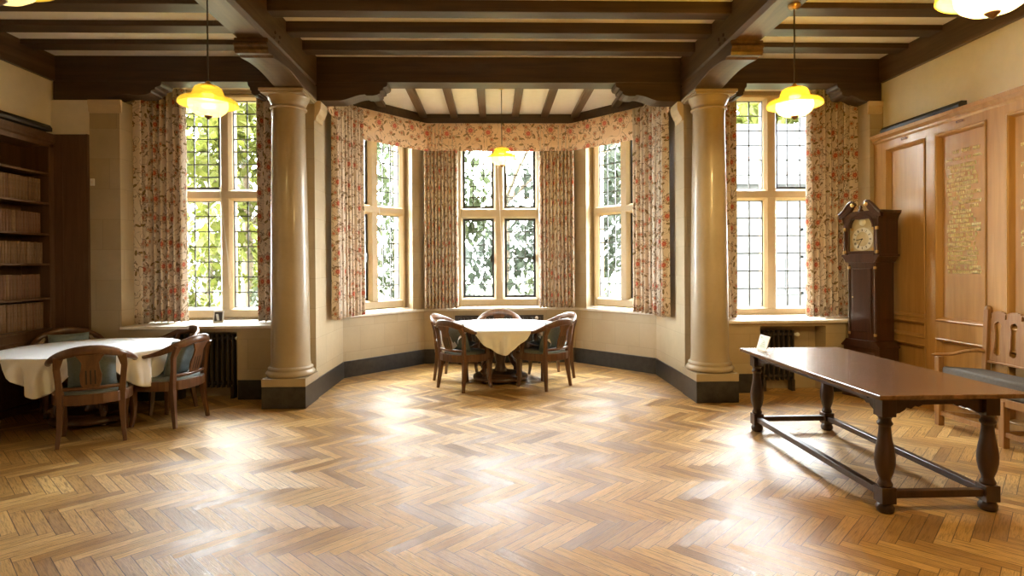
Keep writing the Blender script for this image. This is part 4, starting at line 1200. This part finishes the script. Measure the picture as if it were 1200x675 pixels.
def tree(x, y, h, r, mat, n, size, label, seed, name='garden_tree', cat='tree', low=.35):
    rnd = random.Random(seed)
    t = thing(name, label, cat, (x, y, -.36))
    tr = MB().sweep([(0, 0, 0), (.05*h*.2, 0, h*.3), (-.03*h*.2, .1, h*.6), (.1, 0, h*.85)], [.045*h, .036*h, .026*h, .01*h], [.045*h, .036*h, .026*h, .01*h], (0, 1, 0), 8)
    for k in range(5):
        a = rnd.uniform(0, 6.28); z = h*rnd.uniform(.3, .6)
        tr.sweep([(0, 0, z), (r*.4*math.cos(a), r*.4*math.sin(a), z+h*.12), (r*.75*math.cos(a), r*.75*math.sin(a), z+h*.2)], [.02*h, .014*h, .005*h], [.02*h, .014*h, .005*h], (0, 0, 1), 6)
    tr.build('trunk', M['bark'], t)
    f = MB()
    for k in range(9):
        a = rnd.uniform(0, 6.28); rr = r*rnd.uniform(.1, .65)
        crown(f, (rr*math.cos(a), rr*math.sin(a), h*rnd.uniform(low, .85)), r*rnd.uniform(.4, .6), n//9, size, rnd, .8)
    f.build('foliage', M[mat], t)
for k, (x, y, h, r, mt, sz, lab, n_) in enumerate([
    (-15.8, 22.5, 11.0, 4.2, 'leaf_lime', .42, 'broad lime green tree at the far left of the garden', 3000),
    (-7.6, 18.0, 9.0, 3.3, 'leaf_lime', .36, 'lime green tree seen in the left light of the left window', 2600),
    (-15.5, 32.0, 15.0, 5.0, 'leaf_lime', .5, 'tall lime green tree behind the others at the left', 3000),
    (-3.9, 23.0, 11.5, 3.6, 'leaf_mid', .42, 'green tree outside the left canted bay window', 900),
    (-1.9, 17.2, 8.5, 2.2, 'leaf_mid', .30, 'green tree outside the left half of the middle bay window', 2600),
    (2.7, 18.2, 8.5, 2.3, 'leaf_dark', .30, 'grey green tree outside the right half of the middle bay window', 2100),
    (.3, 27.0, 13.0, 4.6, 'leaf_dark', .5, 'tall dark tree far behind the middle bay window', 1900),
    (4.4, 32.5, 14.0, 4.3, 'leaf_mid', .5, 'tall green tree behind the left end of the stone house', 4200),
    (-5.2, 38.0, 16.0, 5.5, 'leaf_mid', .6, 'tallest green tree far behind the left canted bay window', 1100),
    (14.5, 33.0, 16.0, 5.5, 'leaf_lime', .6, 'tall pale tree rising behind the stone house', 3000),
    (27.0, 33.0, 15.0, 5.5, 'leaf_mid', .6, 'tall green tree right of the stone house', 3000)]):
    tree(x, y, h, r, mt, n_, sz, lab, 21+k, low=.12)
for k, (x, y, mt, lab) in enumerate([(-1.35, 12.9, 'leaf_dark', 'low dark shrub under the left half of the middle bay window'), (1.35, 12.9, 'leaf_mid', 'low green shrub under the right half of the middle bay window'),
    (-4.6, 13.6, 'leaf_mid', 'low green shrub outside the left canted bay window'), (-7.2, 13.4, 'leaf_lime', 'low lime shrub outside the left window')]):
    tree(x, y, 2.0, 1.15, mt, 1600, .17, lab, 41+k, 'garden_shrub', 'shrub', .2)
def house():
    t = thing('stone_house', 'pale grey stone house seen through the right window', 'house', (10.5, 21.0, -.36))
    b = MB().box(-4.6, 4.6, 0, 7, 0, 5.0); b.prism([(0, 5.0), (7, 5.0), (3.5, 7.6)], 'x', -4.6, 4.6); b.build('wall', M['ashlar'], t)
    b = MB()
    b.add([(-4.9, -.35, 4.75), (4.9, -.35, 4.75), (4.9, 3.5, 7.65), (-4.9, 3.5, 7.65), (-4.9, -.35, 4.9), (4.9, -.35, 4.9), (4.9, 3.5, 7.8), (-4.9, 3.5, 7.8)], [(0, 1, 2, 3)[::-1], (4, 5, 6, 7), (0, 1, 5, 4), (1, 2, 6, 5), (2, 3, 7, 6), (3, 0, 4, 7)])
    b.build('roof', M['slates'], t)
    MB().box(2.6, 3.5, 3.0, 3.9, 6.5, 9.2).build('chimney', M['ashlar'], t)
    for x, z in ((-3.2, 3.1), (-.6, 3.1), (2.0, 3.1), (-3.2, .8), (-.6, .8), (2.0, .8)):
        f = MB().box(x, x+1.2, -.06, .02, z, z+.1).box(x, x+1.2, -.06, .02, z+1.3, z+1.4).box(x, x+.1, -.06, .02, z, z+1.4).box(x+1.1, x+1.2, -.06, .02, z, z+1.4).box(x+.56, x+.64, -.05, .02, z, z+1.4)
        f = f.build('window', M['house_trim'], t)
        MB().box(x+.1, x+1.1, -.02, -.005, z+.1, z+1.3).build('pane', M['dark_pane'], f)
house()
